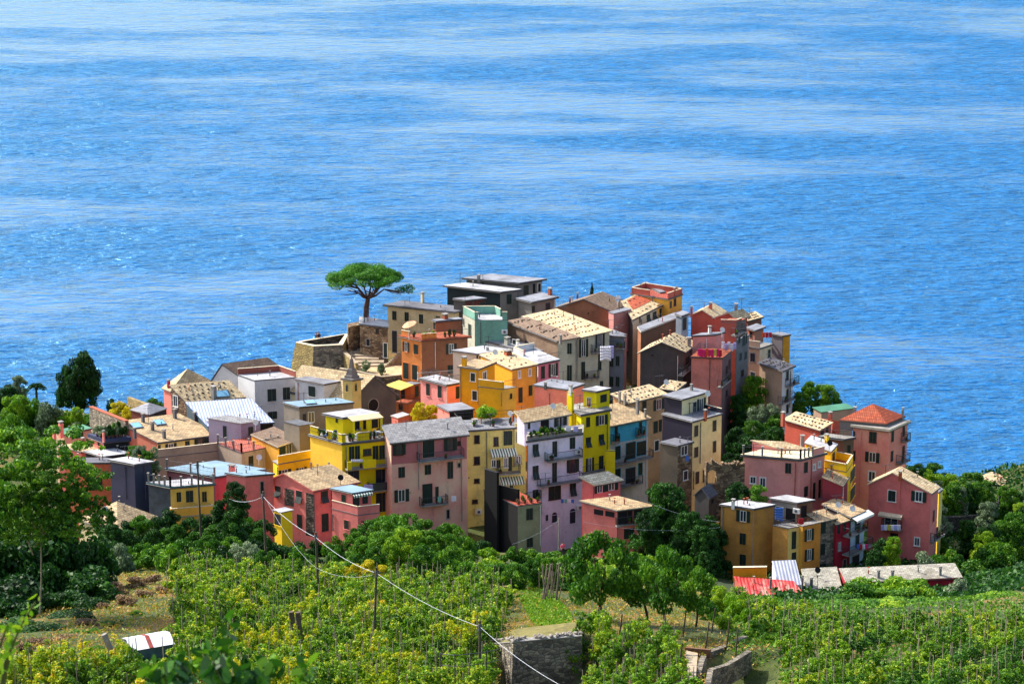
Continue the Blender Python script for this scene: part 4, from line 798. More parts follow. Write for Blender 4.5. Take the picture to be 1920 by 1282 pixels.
def stairs(label, fr, rows, tread, m, name='stone_steps'):
    ps = [(P(*px(fr, x0, y0), D), P(*px(fr, x1, y1), D + .0)) for x0, y0, x1, y1, D in rows]
    c = ps[-1][0]; t = thing(name, Vector((c.x, c.y, c.z - 1)), label, 'stairs')
    for i, (a, b) in enumerate(ps):
        b = Vector((b.x, b.y, a.z)); w = MB(); k = Vector((0,tread,0)); z = Vector((0,0,-1.6))
        w.hexa([a+z, b+z, b+k+z, a+k+z], [a, b, b+k, a+k]); w.build('step', m, t)
STP = plain((176,158,132),.9,.25,1.5,name='stone_paving')
stairs('wide sunlit stone steps descending from the bastion past the rubble building', 'a', [(612+i*24, 905+i*31, 800+i*46, 905+i*31, 399.5-i*1.15) for i in range(6)], 1.15, STP)
stairs('narrow stone stairway climbing right below the white framed door', 'a', [(1118-i*15, 945+i*14, 1150-i*17, 945+i*14, 396.2-i*.33) for i in range(10)], .5, STP)
wall_run('stone_wall', 'sloping stone side wall with pale coping left of the wide steps', 'wall', 'a', [(592,925,397.5),(722,1045,391.5)], 6, .4, STNY, STP)
# small garden terrace
t, ps = wall_run('stone_wall', 'low stone garden wall with pale coping above the church roof', 'wall', 'a', [(572,1092,389),(700,1112,388),(965,1170,387),(1148,1152,388.5)], 5, .35, STNG, STP)
g = MB(); zz = ps[2].z - .35
g.poly([Vector((p.x, p.y + .3, zz)) for p in ps] + [Vector((ps[3].x, ps[3].y + 6, zz)), Vector((ps[0].x + 2, ps[0].y + 5, zz))]); o = g.build('terrace', plain((206,178,134),.95,.3,.8,name='gravel_terrace')); tag(o, 'sandy garden terrace with two olive bushes above the church', 'terrace', None, 'structure')
h = H('brown orange house end with yellow awning behind the church', 'house', 'e', 379, (1312,480), (1198,462), (1425,440), (stucco((168,88,40),.5), stucco((180,100,50),.5)), fl(TERRA,.05,.1), 'L b 1240 510 30 50 b', rail='AL AR')
H(None, None, 'e', 381, (1330,310), (1230,300), (1424,290), (stucco((168,88,40),.5), stucco((180,100,50),.5)), fl(FLG,.1,.1), 'L b 1260 390 40 90; R s 1387 360 34 100', of=h, base=5)
h.fr = 'e'; w = MB(); q = [P(*px('e', x, y), D) for x, y, D in ((1095,305,379.2),(1240,350,377.6),(1358,302,380.5),(1225,258,382))]; w.hexa([p - Vector((0,0,.06)) for p in q], q); w.build('awning', AWNY, h.t)
for k, dz in ((0,2.4),(1,2.4)):
    m = MB(); m.bar(q[k] - Vector((0,0,.05)), q[k] - Vector((0,0,dz)), .05); m.build('post', BROWNW, h.t)
H('tiny coral shed with pale lean-to roof beside the church front', 'shed', 'e', 366, (1215,610), (1155,590), (1312,580), (COR, TERW), ('shed',0,(FLW,CREAMT),.1,.08), 'L b 1190 640 8 12 n', name='shed', zr=.3, base=5)
# ruin wall with arch
def ruin():
    D0, D1 = 341.5, 343; A = P(*px('g', 1205, 860), D0); B = P(*px('g', 1562, 905), D1); u = (B - A); u.z = 0; L = u.length; u.normalize(); n = Vector((u.y, -u.x, 0)); up = Vector((0,0,1))
    c = on_plane(*px('g', 1262, 1010), A, n); uc = (c - A).dot(u); r = .62
    t = thing('ruined_wall', A - up*6, 'ruined brown stone wall with ragged top and small arched opening', 'wall'); m = MB(); random.seed(8)
    N = 22; prev = None
    for i in range(N):
        a, b = L*i/N, L*(i+1)/N; za = A.z - .9*(i/N) + random.uniform(-.35,.3); zb = za + random.uniform(-.1,.1)
        mid = (a+b)/2; lo = A.z - 8
        def col(z0, z1, z1b=None):
            z1b = z1 if z1b is None else z1b
            p, q = A + u*a, A + u*b; m.hexa([Vector((p.x,p.y,z0)), Vector((q.x,q.y,z0)), Vector((q.x-n.x*.6,q.y-n.y*.6,z0)), Vector((p.x-n.x*.6,p.y-n.y*.6,z0))], [Vector((p.x,p.y,z1)), Vector((q.x,q.y,z1b)), Vector((q.x-n.x*.6,q.y-n.y*.6,z1b)), Vector((p.x-n.x*.6,p.y-n.y*.6,z1))])
        if abs(mid - uc) < r:
            k = math.sqrt(max(0, r*r - (mid-uc)**2)); col(c.z + .35 + k, za, zb); col(lo, c.z - .9)
        else: col(lo, za, zb)
    m.build('masonry', STNB, t)
ruin()
# stone walls of the gardens
wall_run('stone_wall', 'rubble garden wall with terracotta coping and pots', 'wall', 'k', [(765,562,372),(1075,686,361)], 3.5, .45, STNG, TERRA)
wall_run('stone_wall', 'ragged dry stone wall at the cliff edge behind the pale roofed shed', 'wall', 'k', [(1090,478,390),(1245,535,384)], 3.5, .5, STNY)
wall_run('stone_wall', 'short weathered wall beside the yellow shrub', 'wall', 'k', [(1005,508,388),(1105,560,386)], 3, .4, STNG)
wall_run('stone_wall', 'dark terrace wall on the shaded right hillside', 'wall', 'l', [(945,600,372),(1120,585,374),(1250,600,375),(1440,570,377)], 3.5, .6, STND)
wall_run('stone_wall', 'lower dark terrace wall below the seaside cottage', 'wall', 'l', [(950,690,362),(1130,680,364),(1290,668,366),(1440,640,369)], 3, .6, STND)
wall_run('stone_wall', 'tall dark retaining wall under the golden brown house', 'wall', 'h', [(-60,800,342),(60,880,338),(168,960,335)], 9, .8, STND)
wall_run('stone_wall', 'low dry stone wall across the far edge of the vineyard', 'wall', 'n', [(1430,470,284),(1600,478,283),(1760,468,282.5),(1880,480,282)], 1.6, .5, STNY)
# foreground retaining wall with stones on top
t, ps = wall_run('retaining_wall', 'dark rubble retaining wall with pale concrete lip in the vineyard', 'wall', 'o', [(70,846,245.6),(213,836,238.5),(656,797,241.5)], 7, .6, STNG, CONC, batter=.25)
g = MB(); a, b, c = ps; back = Vector((0,7,-1.2)); g.poly([a + Vector((0,.5,-.1)), b + Vector((.3,.5,-.1)), c + Vector((0,.5,-.1)), c + back, a + back + Vector((2,0,0))]); o = g.build('ground_bank', plain((120,112,56),1,.4,1.5,name='dry_grass_bank')); tag(o, 'dry grassy bank behind the retaining wall', 'bank', None, 'structure')
random.seed(12); rk = []
for i in range(6):
    m = MB(); m.blob((0,0,0), random.uniform(.16,.34), random.uniform(.14,.25), random.uniform(.12,.22), 0, 7, 5, .5); o = m.build('rock', plain((150,142,132),.95,.3,3,name='rock'), None, origin=(0,0,0)); rk.append(o.data); bpy.data.objects.remove(o)
for i in range(34):
    f = random.random(); p, q = (a, b) if i < 9 else (b, c); z = p + (q-p)*f
    o = bpy.data.objects.new('rock', random.choice(rk)); col.objects.link(o); o.location = z + Vector((0, random.uniform(.1,.7), .2)); o.rotation_euler = (0,0,random.uniform(0,6)); tag(o, 'pale loose stone lying on top of the foreground retaining wall', 'stone', 'loose stones on the retaining wall')
# lower right terraces
wall_run('stone_wall', 'curving dry stone terrace wall above the grassy strip at lower right', 'wall', 'o', [(1462,905,247),(1560,870,249.5),(1640,835,252),(1722,795,255)], 2.4, .5, STNG)
wall_run('stone_wall', 'lower dry stone terrace wall turning towards the viewer at lower right', 'wall', 'o', [(1395,1130,235),(1440,960,240),(1462,905,247)], 2.2, .5, STNG)
wall_run('stone_wall', 'rough stone edge of the sunken path at lower right', 'wall', 'o', [(1480,1120,234),(1500,1010,239),(1600,980,242),(1750,890,247)], 2.0, .5, STNG)
wall_run('garden_kerb', 'short timber edged terrace step beside the orchard', 'kerb', 'o', [(1318,868,246),(1480,884,245)], .8, .25, stucco((120,84,60),.6))
m = MB(); q = [P(*px('o', x, y), D) for x, y, D in ((1345,1095,232.5),(1385,1085,233),(1400,905,244.5),(1320,885,246))]; m.hexa([p - Vector((0,0,.4)) for p in q], q); tag(m.build('path', STP), 'pale concrete garden path', 'path', None, 'structure')
# small metal shed
h = H('small white metal roofed shed with one rusty red sheet in the vineyard', 'shed', 'm', 219, (752,1092), (704,1022), (985,1052), (GREYP, plain((70,100,110),.7,.3)), ('gL',.42,(plain((214,216,222),.45,.12),GREYP),.12,.05,.5), 'L b 725 1080 12 40', name='shed', base=1.8)
h.ov = .1; w = MB(); q = [(.5,.42),(.5,.52),(-.04,.52),(-.04,.42)]; w.hexa([h.pt(*k, .045) for k in q], [h.pt(*k, .075) for k in q]); q = [(1.04,.42),(1.04,.52),(.5,.52),(.5,.42)]; w.hexa([h.pt(*k, .045) for k in q], [h.pt(*k, .075) for k in q]); w.build('roof_sheet', plain((150,52,40),.7,.4,3), h.t)
random.seed(31)
for h in HS:           # small things every roof has: aerials, vent pipes
    has = any(c.name.startswith('antenna') for c in h.t.children); h.fr = 'a'
    if h.label and not has and random.random() < .6 and not h.t.name.startswith(('shed','hut','church')): h.ant(0, 0, random.uniform(60,120), h.pt(random.uniform(.3,.8), random.uniform(.2,.8), h.th))
    if h.label and min(h.eL.length, h.eR.length) > 2 and not h.t.name.startswith(('shed','hut')):
        for _ in range(random.choice([1,2,3])):
            q = h.pt(random.uniform(.15,.85), random.uniform(.15,.85), h.th); m = MB(); m.bar(q - Vector((0,0,.2)), q + Vector((0,0,random.uniform(.3,.7))), .07, 0, 6); m.abox(q + Vector((0,0,.75)), .26, .26, .06); m.build('vent_pipe', random.choice([CONC, CONCD, TERRA]), h.t)
# ---------------------------------------------------------------- poles, cables, stakes
WOOD = plain((88,78,64),.9,.35,2,name='weathered_wood'); CABM = plain((196,202,212),.5,.1,name='pale_cable')
poles = [((370,863),372,300,'thin dark utility pole in front of the low yellow house'),((493,921),494,286,'wooden utility pole with lamp head beside the ivy column'),((592,997),592,272,'slim wooden pole in the vineyard in front of the rose gabled house'),((706,1063),696,248,'leaning wooden utility pole in the middle of the vineyard'),((900,1163),898,234,'wooden utility pole beside the retaining wall')]
tops = []
for (tx, ty), bx, D, lab in poles:
    tp = P(tx, ty, D); b = at(bx, D); b.z -= .4; m = MB(); m.bar(b, tp, .13, 0, 8, .10); o = m.build('utility_pole', WOOD, None, origin=b); tag(o, lab, 'utility pole'); m = MB(); e = tp - Vector((0,0,.5)); m.bar(e - Vector((.35,0,0)), e + Vector((.35,0,0)), .04); m.bar(tp + Vector((0,0,-.9)), tp + Vector((0,0,-.3)), .15, 0, 8); m.build('insulator', CONCD, o); tops.append(tp - Vector((0,0,.55)))
def cable(a, b, sag, r, label, grp):
    m = MB(); N = 16; pr = None
    for i in range(N+1):
        f = i/N; p = a + (b-a)*f - Vector((0,0,sag*4*f*(1-f)))
        if pr is not None: m.bar(pr, p, r, 0, 5)
        pr = p
    tag(m.build('cable', CABM), label, 'cable', grp)
pts = [P(430,935,300)] + tops[1:] + [P(1075,1296,214)]
for i, (a, b) in enumerate(zip(pts, pts[1:])):
    cable(a, b, .45, .018, ['thick pale cable running left from the pole by the ivy column','thick pale cable between the ivy pole and the slim vineyard pole','thick pale cable from the slim pole down to the leaning pole','long thick pale cable from the leaning pole to the pole by the wall','thick pale cable crossing in front of the retaining wall'][i], None)
cable(tops[1] + Vector((.3,0,-.3)), tops[2] + Vector((0,0,-3.2)), .8, .009, 'thin loose wire under the thick cable near the slim pole', None)
cable(tops[2] + Vector((0,0,-3.2)), tops[3] + Vector((-.4,0,-.2)), .5, .009, 'thin loose wire sagging towards the leaning pole', None)
cable(P(1095,978,326), P(1350,988,331), .7, .012, 'thin power cable crossing the shaded gully below the ruin', None)
cable(P(1190,930,334), P(1350,978,332), .5, .012, 'upper thin power cable reaching the golden brown house', None)
cable(P(960,1020,332), P(1048,975,333), .3, .012, 'thin cable rising from the pale green house to the garden post', None)
def post(label, x, y0, D, r=.09, m=WOOD, name='wooden_post', dx=0, grp=None, cat='post'):
    tp = P(x + dx, y0, D); b = at(x, D); b.z -= .3; mb = MB(); mb.bar(b, tp, r, 0, 6, r*.85); tag(mb.build(name, m, None, origin=b), label, cat, grp)
post('thick dark wooden post standing left in a close pair in the vineyard', 546, 1146, 244, .3); post('thick dark wooden post standing right in a close pair in the vineyard', 558, 1147, 243, .3)
post('grey concrete stump left of the small white roofed shed', 195, 1188, 226, .3, CONC)
post('grey metal garden post below the lavender house', 1048, 972, 333, .08, CONC)
post('tall dark pole on the right hillside near the orange hut', 1875, 920, 366, .12, CONCD)
for i, (x, y) in enumerate([(328,1090),(331,1085),(334,1095),(330,1110),(333,1120),(336,1105),(338,1130),(341,1140),(344,1150),(348,1160),(352,1155),(357,1165),(347,1057),(357,1054)]):
    post('grey weathered stake in the leaning row at the vineyard corner', x, y, 262 - i*1.6 if i < 12 else 280, .09, WOOD, 'wooden_stake', random.uniform(-3,3), 'stakes at the vineyard corner', 'stake')
for i in range(16):
    post('long bare pole propped in the bundle behind the grassy terrace', random.uniform(1008,1055), random.uniform(1048,1075), 277 + random.uniform(-2,2), .045 if i > 3 else .1, plain((128,112,100),.9,.3,2), 'bean_pole', random.uniform(-16,14), 'bundle of bare poles', 'pole')
for x, y, D in ((862,1063,283),(896,1062,283),(925,1060,282),(957,1085,278),(1165,1150,252),(1286,1145,255),(1340,1140,258),(1330,1165,250),(1385,1180,246),(1370,1155,250),(1190,1215,238),(1280,1205,240)):
    post('single weathered stake standing among the garden terraces', x, y, D, .08, WOOD, 'wooden_stake', random.uniform(-2,2), 'garden stakes', 'stake')
def trellis():
    t = thing('iron_trellis', at(860, 229), 'dark iron trellis frame standing left of the retaining wall', 'trellis'); m = MB()
    T = [P(826,1225,229), P(853,1228,226), P(912,1222,232), P(940,1215,236)]
    for p in T: b = Vector((p.x, p.y, ground(p.x, p.y) - .2)); m.bar(b, p + Vector((0,0,.1)), .05)
    for p, q in zip(T, T[1:]): m.bar(p, q, .035); m.bar(p - Vector((0,0,1)), q - Vector((0,0,1)), .03)
    m.build('frame', plain((40,42,48),.6,.2), t)
trellis()
# ---------------------------------------------------------------- laundry, awnings, people and terrace things
CL = {k: plain(v, .95, .08, 2, name='cloth') for k, v in dict(w=(224,224,236), v=(186,180,236), p=(226,40,110), o=(226,84,40), y=(206,190,70), b=(70,110,190), r=(196,40,50), g=(120,170,160)).items()}
def cloth(fr, x, y, w_, h_, D, c, label, grp=None, cat='laundry', dD=0.0):
    nx, nz = 6, 5; m = MB(); ph = random.uniform(0, 6); g = []
    for j in range(nz+1):
        for i in range(nx+1):
            X, Y = px(fr, x - w_/2 + w_*i/nx, y - h_/2 + h_*j/nz*(1 + .08*math.sin(ph + i))); q = P(X, Y, D + dD*i/nx); q.y += .04*math.sin(i*.8 + ph)*(j/nz) ; g.append(q)
    for j in range(nz):
        for i in range(nx):
            k = j*(nx+1) + i; m.poly([g[k+nx+1], g[k+nx+2], g[k+1], g[k]])
    o = m.build('hanging_cloth', CL[c], None, smooth=True); sol = o.modifiers.new('thickness', 'SOLIDIFY'); sol.thickness = .02; tag(o, label, cat, grp)
random.seed(3)
cloth('b', 1655, 850, 100, 130, 383.2, 'w', 'large white sheet hung from the pale row house', None, 'laundry', -.5); cloth('b', 1705, 835, 50, 110, 382.9, 'v', 'lilac sheet hanging beside the large white sheet')
for i in range(9): cloth('c', 905 + i*24, 716 + (i % 3)*4, 24, 62 + 10*(i % 2), 381.5, 'pppoppypr'[i], 'bright pink printed cloth in the row along the coral tower terrace', 'pink laundry on the coral tower house')
for i in range(5): cloth('c', 1120 + i*26, 650 + (i*17 % 30), 26, 62, 385, 'wvwwv'[i], 'white garment drying above the coral tower terrace', 'white laundry above the coral tower house')
for i in range(3): cloth('c', 1480 + i*30, 560, 28, 46, 390.2, 'orr'[i] if i else 'o', 'orange towel hanging under the tan awning by the sea', 'orange towels on the sea side house')
cloth('f', 1408, 808, 48, 44, 343.2, 'w', 'pale blue towel left on the lavender house terrace rail'); cloth('f', 1478, 810, 46, 50, 343.3, 'v', 'pale lilac towel right on the lavender house terrace rail')
for i in range(6): cloth('l', 575 + i*20, 752, 20, 34, 341.5, 'vwywvw'[i], 'small pale garment on the balcony of the crimson gabled house', 'laundry on the crimson gabled house')
cloth('e', 835, 1003, 110, 22, 342.6, 'w', 'white cloth laid over the yellow house balcony rail')
cloth('i', 1190, 628, 80, 40, 343, 'v', 'lilac cloth on the lower glass balcony of the yellow house')
for i in range(4): cloth('j', 1110 + i*28, 694, 22, 32, 342.6, 'bgwb'[i], 'small dark garment on the line of the lavender house', 'laundry line on the lavender house')
cloth('h', 664, 780, 34, 36, 330.6, 'r', 'red towel on the roof balcony of the golden brown house'); cloth('h', 528, 735, 50, 80, 333, 'b', 'blue curtain on the roof balcony of the golden brown house')
for i in range(4): cloth('h', 1015 + i*18, 935, 16, 30, 334.3, 'brwp'[i], 'bright garment on the pale blue house balcony', 'laundry on the pale blue house')
cloth('g', 1028, 836, 34, 46, 343, 'b', 'blue and yellow cloth hanging on the ruined stone tower house')
cloth('j', 222, 675, 40, 44, 342.6, 'w', 'white cloth on the lowest balcony of the pink row house'); cloth('j', 105, 680, 30, 44, 342.8, 'g', 'grey green cloth on the lowest balcony of the pink row house')
# parasol
def parasol():
    c = P(*px('a', 1215, 668), 384.5); t = thing('parasol', c - Vector((0,0,2.4)), 'peach coloured parasol tilted over the orange house terrace', 'parasol'); m = MB(); n = Vector((-.35,-.15,1)).normalized(); a = n.orthogonal().normalized(); b = n.cross(a); N = 8
    rim = [c + a*(1.05*math.cos(6.2832*i/N)) + b*(1.05*math.sin(6.2832*i/N)) - n*.25 for i in range(N)]
    for i in range(N): m.poly([c + n*.25, rim[i], rim[(i+1) % N]])
    m.build('canopy', plain((232,170,130),.9,.1), t); m = MB(); m.bar(c + n*.3, c - Vector((0,0,2.4)), .035); m.build('pole', WHITE, t)
parasol()
def person(base, label, top, bottom, hair, yaw=0, s=1.0, arm=0.0):
    t = thing('person', base, label, 'person'); R = [math.cos(yaw), math.sin(yaw)]
    def V(x, y, z): return base + Vector((x*R[0] - y*R[1], x*R[1] + y*R[0], z))*s
    me = bpy.data.meshes.new('body'); J = [((0,0,.92),.13),((0,0,1.12),.13),((0,0,1.36),.15),((0,0,1.48),.06),((0,0,1.54),.05),((0,-.01,1.64),.095),((0,-.01,1.7),.08),
        ((.18,0,1.42),.06),((.27,-.02+arm,1.16),.042),((.26,-.12+arm,.92),.035),((.26,-.14+arm,.84),.035),((-.18,0,1.42),.06),((-.27,-.02,1.16),.042),((-.26,-.12,.92),.035),((-.26,-.14,.84),.035),
        ((.1,0,.86),.09),((.11,-.02,.48),.062),((.11,.02,.09),.045),((.11,-.14,.03),.035),((-.1,0,.86),.09),((-.12,.02,.48),.062),((-.13,.04,.09),.045),((-.13,-.12,.03),.035)]
    E = [(0,1),(1,2),(2,3),(3,4),(4,5),(5,6),(2,7),(7,8),(8,9),(9,10),(2,11),(11,12),(12,13),(13,14),(0,15),(15,16),(16,17),(17,18),(0,19),(19,20),(20,21),(21,22)]
    me.from_pydata([tuple(V(*j) - base) for j, r in J], E, []); o = bpy.data.objects.new('body', me); col.objects.link(o); o.parent = t; me.materials.append(plain((196,146,118),.6,.1,3,name='skin'))
    sk = o.modifiers.new('skin', 'SKIN'); 
    for v, (j, r) in zip(me.skin_vertices[0].data, J): v.radius = (r*s, r*s)
    me.skin_vertices[0].data[0].use_root = True; o.modifiers.new('sub', 'SUBSURF').levels = 1; o.modifiers['sub'].render_levels = 1
    worg['body'] = base
    m = MB(); m.blob(V(0,0,1.22), .2*s, .16*s, .3*s, 0, 10, 7); m.bar(V(.19,0,1.43), V(.265,-.03+arm,1.15), .07*s, 0, 8, .055*s); m.bar(V(-.19,0,1.43), V(-.265,-.03,1.15), .07*s, 0, 8, .055*s); m.build('shirt', top, t)
    m = MB(); m.blob(V(0,0,.93), .18*s, .15*s, .15*s, 0, 10, 5)
    for sg, k in ((1,0),(-1,.02)): m.bar(V(sg*.1,0,.9), V(sg*.115,k,.48), .105*s, 0, 8, .08*s); m.bar(V(sg*.115,k,.48), V(sg*.12,.03,.1), .08*s, 0, 8, .065*s)
    m.build('trousers', bottom, t); m = MB(); m.blob(V(0,.025,1.69), .105*s, .105*s, .1*s, 0, 10, 6); m.build('hair', hair, t)
DKB = plain((30,34,52),.9,.1); HAIR = plain((40,28,20),.8,.1)
def on_bast(x, y): q = on_z(*px('a', x, y), bz - 1.0); return q
person(on_bast(362, 862), 'person in dark clothes leaning at the bastion parapet, left of the pair', plain((60,70,110),.9,.1), DKB, HAIR, 2.6)
person(on_bast(384, 860), 'person in black trousers standing at the bastion parapet, right of the pair', plain((32,32,40),.9,.1), DKB, HAIR, 3.3)
pb = P(1055, 1042, 330); person(pb, 'person in a pink shirt standing in the garden below the lavender house', plain((226,80,120),.9,.1), DKB, HAIR, .4)
# tables and chairs on the bright yellow terrace
def chair_mesh(p, yaw, mat, label, grp):
    t = thing('terrace_chair', p, label, 'chair', grp); up = Vector((0,0,1)); u = Vector((math.cos(yaw), math.sin(yaw), 0)); v = Vector((-u.y, u.x, 0))
    m = MB(); m.box(p + up*.45, u*.22, v*.22, up*.02); m.build('seat', mat, t); m = MB(); m.box(p + up*.7 + v*.21, u*.22, v*.015, up*.2); m.build('backrest', mat, t)
    for a, b in ((-1,-1),(1,-1),(1,1),(-1,1)): m = MB(); m.bar(p + u*(a*.19) + v*(b*.19), p + u*(a*.19) + v*(b*.19) + up*.45, .02, 0, 4); m.build('leg', mat, t)
def table_mesh(p, label):
    t = thing('terrace_table', p, label, 'table'); up = Vector((0,0,1)); m = MB(); m.bar(p + up*.72, p + up*.75, .5, 0, 12); m.build('tabletop', WHITE, t); m = MB(); m.bar(p, p + up*.72, .04); m.build('leg', RAIL, t)
yh = find('bright yellow house with furnished')
for i, (a, b) in enumerate(((.12,.42),(.12,.84),(.55,.1))):
    p = yh.pt(a, b, yh.th); table_mesh(p, ['round white table between parapet blocks on the yellow terrace','round white table at the right end of the yellow terrace','round white table on the left side of the yellow terrace'][i])
    for k in range(3): chair_mesh(p + Vector((.75*math.cos(k*2.1), .75*math.sin(k*2.1), 0)), k*2.1, [WHITE, CONCD, BLUEP][i], 'small terrace chair beside a round table on the bright yellow house', 'chairs on the bright yellow terrace')
# ---------------------------------------------------------------- vegetation
rng = np.random.default_rng(7)
def leafmat(key, stops, trans=.35, rough=.55):
    m = bpy.data.materials.new(key); m.use_nodes = True; t = m.node_tree; b = t.nodes['Principled BSDF']; out = t.nodes['Material Output']
    at_ = t.nodes.new('ShaderNodeAttribute'); at_.attribute_name = 'tone'; oi = t.nodes.new('ShaderNodeObjectInfo')
    ad = t.nodes.new('ShaderNodeMath'); ad.operation = 'MULTIPLY_ADD'; t.links.new(oi.outputs['Random'], ad.inputs[0]); ad.inputs[1].default_value = .34; t.links.new(at_.outputs['Fac'], ad.inputs[2])
    sb = t.nodes.new('ShaderNodeMath'); sb.operation = 'SUBTRACT'; t.links.new(ad.outputs[0], sb.inputs[0]); sb.inputs[1].default_value = .17
    r = t.nodes.new('ShaderNodeValToRGB'); e = r.color_ramp.elements
    while len(e) < len(stops): e.new(.5)
    for el, (p, c) in zip(e, stops): el.position = p; el.color = S(*c)
    t.links.new(sb.outputs[0], r.inputs[0]); t.links.new(r.outputs[0], b.inputs['Base Color']); b.inputs['Roughness'].default_value = rough; b.inputs['Specular IOR Level'].default_value = .3
    tr = t.nodes.new('ShaderNodeBsdfTranslucent'); t.links.new(r.outputs[0], tr.inputs[0]); mx = t.nodes.new('ShaderNodeMixShader'); mx.inputs[0].default_value = trans
    t.links.new(b.outputs[0], mx.inputs[1]); t.links.new(tr.outputs[0], mx.inputs[2]); t.links.new(mx.outputs[0], out.inputs[0]); return m
L_PINE = leafmat('pine_needles', [(0,(24,66,10)),(.5,(52,116,14)),(1,(96,156,26))], .3)
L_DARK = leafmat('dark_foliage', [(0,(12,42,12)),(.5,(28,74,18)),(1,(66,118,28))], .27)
L_MID = leafmat('green_foliage', [(0,(26,66,14)),(.5,(62,116,20)),(1,(126,168,34))], .33)
L_BRI = leafmat('bright_foliage', [(0,(54,102,14)),(.5,(106,154,20)),(1,(180,200,44))], .38)
L_OLI = leafmat('olive_foliage', [(0,(62,84,60)),(.5,(110,132,94)),(1,(166,182,140))], .25)
L_YEL = leafmat('yellow_foliage', [(0,(140,140,14)),(.5,(196,184,20)),(1,(232,216,60))], .4)
L_VINE = leafmat('vine_leaves', [(0,(26,64,8)),(.35,(72,122,14)),(.72,(136,172,24)),(1,(206,204,44))], .38)
L_VINY = leafmat('yellowing_vine_leaves', [(0,(56,96,8)),(.35,(122,156,14)),(.7,(196,200,26)),(1,(228,184,40))], .4)
L_DRY = leafmat('dry_scrub', [(0,(74,60,44)),(.5,(124,98,70)),(1,(164,136,92))], .2)
L_GRS = leafmat('grass_blades', [(0,(84,112,20)),(.4,(130,150,30)),(.7,(190,150,70)),(1,(212,150,84))], .3)
BARK = plain((72,56,44),.95,.3,3,name='bark'); BARKG = plain((150,138,120),.95,.25,3,name='pale_bark')
def leaves(name, C, size, mat, up=.35, tone=None, aspect=.62, N=None):
    n = len(C); C = np.asarray(C, dtype=np.float64)
    nr = rng.normal(size=(n,3)); nr /= np.linalg.norm(nr, axis=1)[:,None]; nr[:,2] += up
    if N is not None: nr += N*.7
    nr /= np.linalg.norm(nr, axis=1)[:,None]
    t = np.cross(nr, rng.normal(size=(n,3))); t /= np.linalg.norm(t, axis=1)[:,None]; b = np.cross(nr, t)
    s = (size*rng.uniform(.6, 1.3, n))[:,None]
    V = np.stack([C - t*s, C - b*s*aspect + nr*s*.12, C + t*s, C + b*s*aspect + nr*s*.12], 1).reshape(-1, 3)
    me = bpy.data.meshes.new(name); me.vertices.add(4*n); me.vertices.foreach_set('co', V.astype(np.float32).ravel())
    me.loops.add(4*n); me.loops.foreach_set('vertex_index', np.arange(4*n, dtype=np.int32)); me.polygons.add(n)
    me.polygons.foreach_set('loop_start', np.arange(0, 4*n, 4, dtype=np.int32)); me.polygons.foreach_set('loop_total', np.full(n, 4, dtype=np.int32))
    a = me.attributes.new('tone', 'FLOAT', 'POINT'); tn = rng.uniform(0,1,n)*.6 + .2 if tone is None else tone + rng.uniform(-.28,.28,n)
    a.data.foreach_set('value', np.repeat(tn, 4).astype(np.float32)); me.update(calc_edges=True); me.materials.append(mat); return me
def shell(blobs, n, inner=.25):
    """points near the surface of a set of ellipsoids, outward directions and a per-clump tone"""
    B = np.array(blobs); vol = (B[:,3]*B[:,4] + B[:,4]*B[:,5] + B[:,3]*B[:,5]); k = rng.choice(len(B), n, p=vol/vol.sum())
    d = rng.normal(size=(n,3)); d /= np.linalg.norm(d, axis=1)[:,None]
    r = np.where(rng.random(n) < inner, rng.uniform(.2,.8,n), rng.uniform(.82,1.06,n))
    bt = rng.uniform(.3,.7,len(B))
    return B[k,:3] + d*B[k,3:]*r[:,None], d, bt[k]
_var = {}
def crown_var(kind, mat, i):
    """shared crown meshes in a unit box: radius about 1, height about 1"""
    k = (kind, mat.name, i)
    if k in _var: return _var[k]
    bl = []
    if kind == 'bush':
        for _ in range(16):
            a = rng.uniform(0, 6.28); r = rng.uniform(0, .68)**.8; q = rng.uniform(.2,.36); z = rng.uniform(.15,.88)*(1 - r*.45); bl.append((r*math.cos(a), r*math.sin(a), min(z, 1-q*.6), q, q, q*.6))
        n, s = 3000, .058
    elif kind == 'tree':
        for _ in range(34):
            a = rng.uniform(0, 6.28); z = rng.uniform(.08,.95); rr = math.sqrt(max(.02, 1 - (2*z-.9)**2))*.78; r = rr*rng.uniform(.25,1)**.6; q = rng.uniform(.15,.27); bl.append((r*math.cos(a), r*math.sin(a), min(z, 1-q*.5), q, q, q*.55))
        n, s = 6500, .04
    elif kind == 'cone':
        for _ in range(30):
            z = rng.uniform(0,.97); rr = (1-z)**.6*.8; a = rng.uniform(0,6.28); r = rr*rng.uniform(.2,1); q = rng.uniform(.14,.24); bl.append((r*math.cos(a), r*math.sin(a), z, q, q, q*.6))
        n, s = 4200, .048
    elif kind == 'wisp':
        for _ in range(110):
            a = rng.uniform(0, 6.28); z = rng.uniform(.05,.97); r = rng.uniform(.1,1.0)*math.sqrt(max(.05, 1-(2*z-1)**2*.9)); q = rng.uniform(.05,.13); bl.append((r*math.cos(a), r*math.sin(a), z, q, q, q*.4))
        n, s = 6500, .03
    C, d, tn = shell(bl, n); C[:,2] = np.maximum(C[:,2], .0)
    _var[k] = leaves(kind + '_crown', C, s, mat, .4, tn, N=d); return _var[k]
def put(me, name, loc, sx, sz, parent=None, rz=None):
    o = bpy.data.objects.new(name, me); col.objects.link(o); o.location = loc; o.scale = (sx, sx, sz); o.rotation_euler = (0,0, random.uniform(0,6.28) if rz is None else rz); o.parent = parent; return o
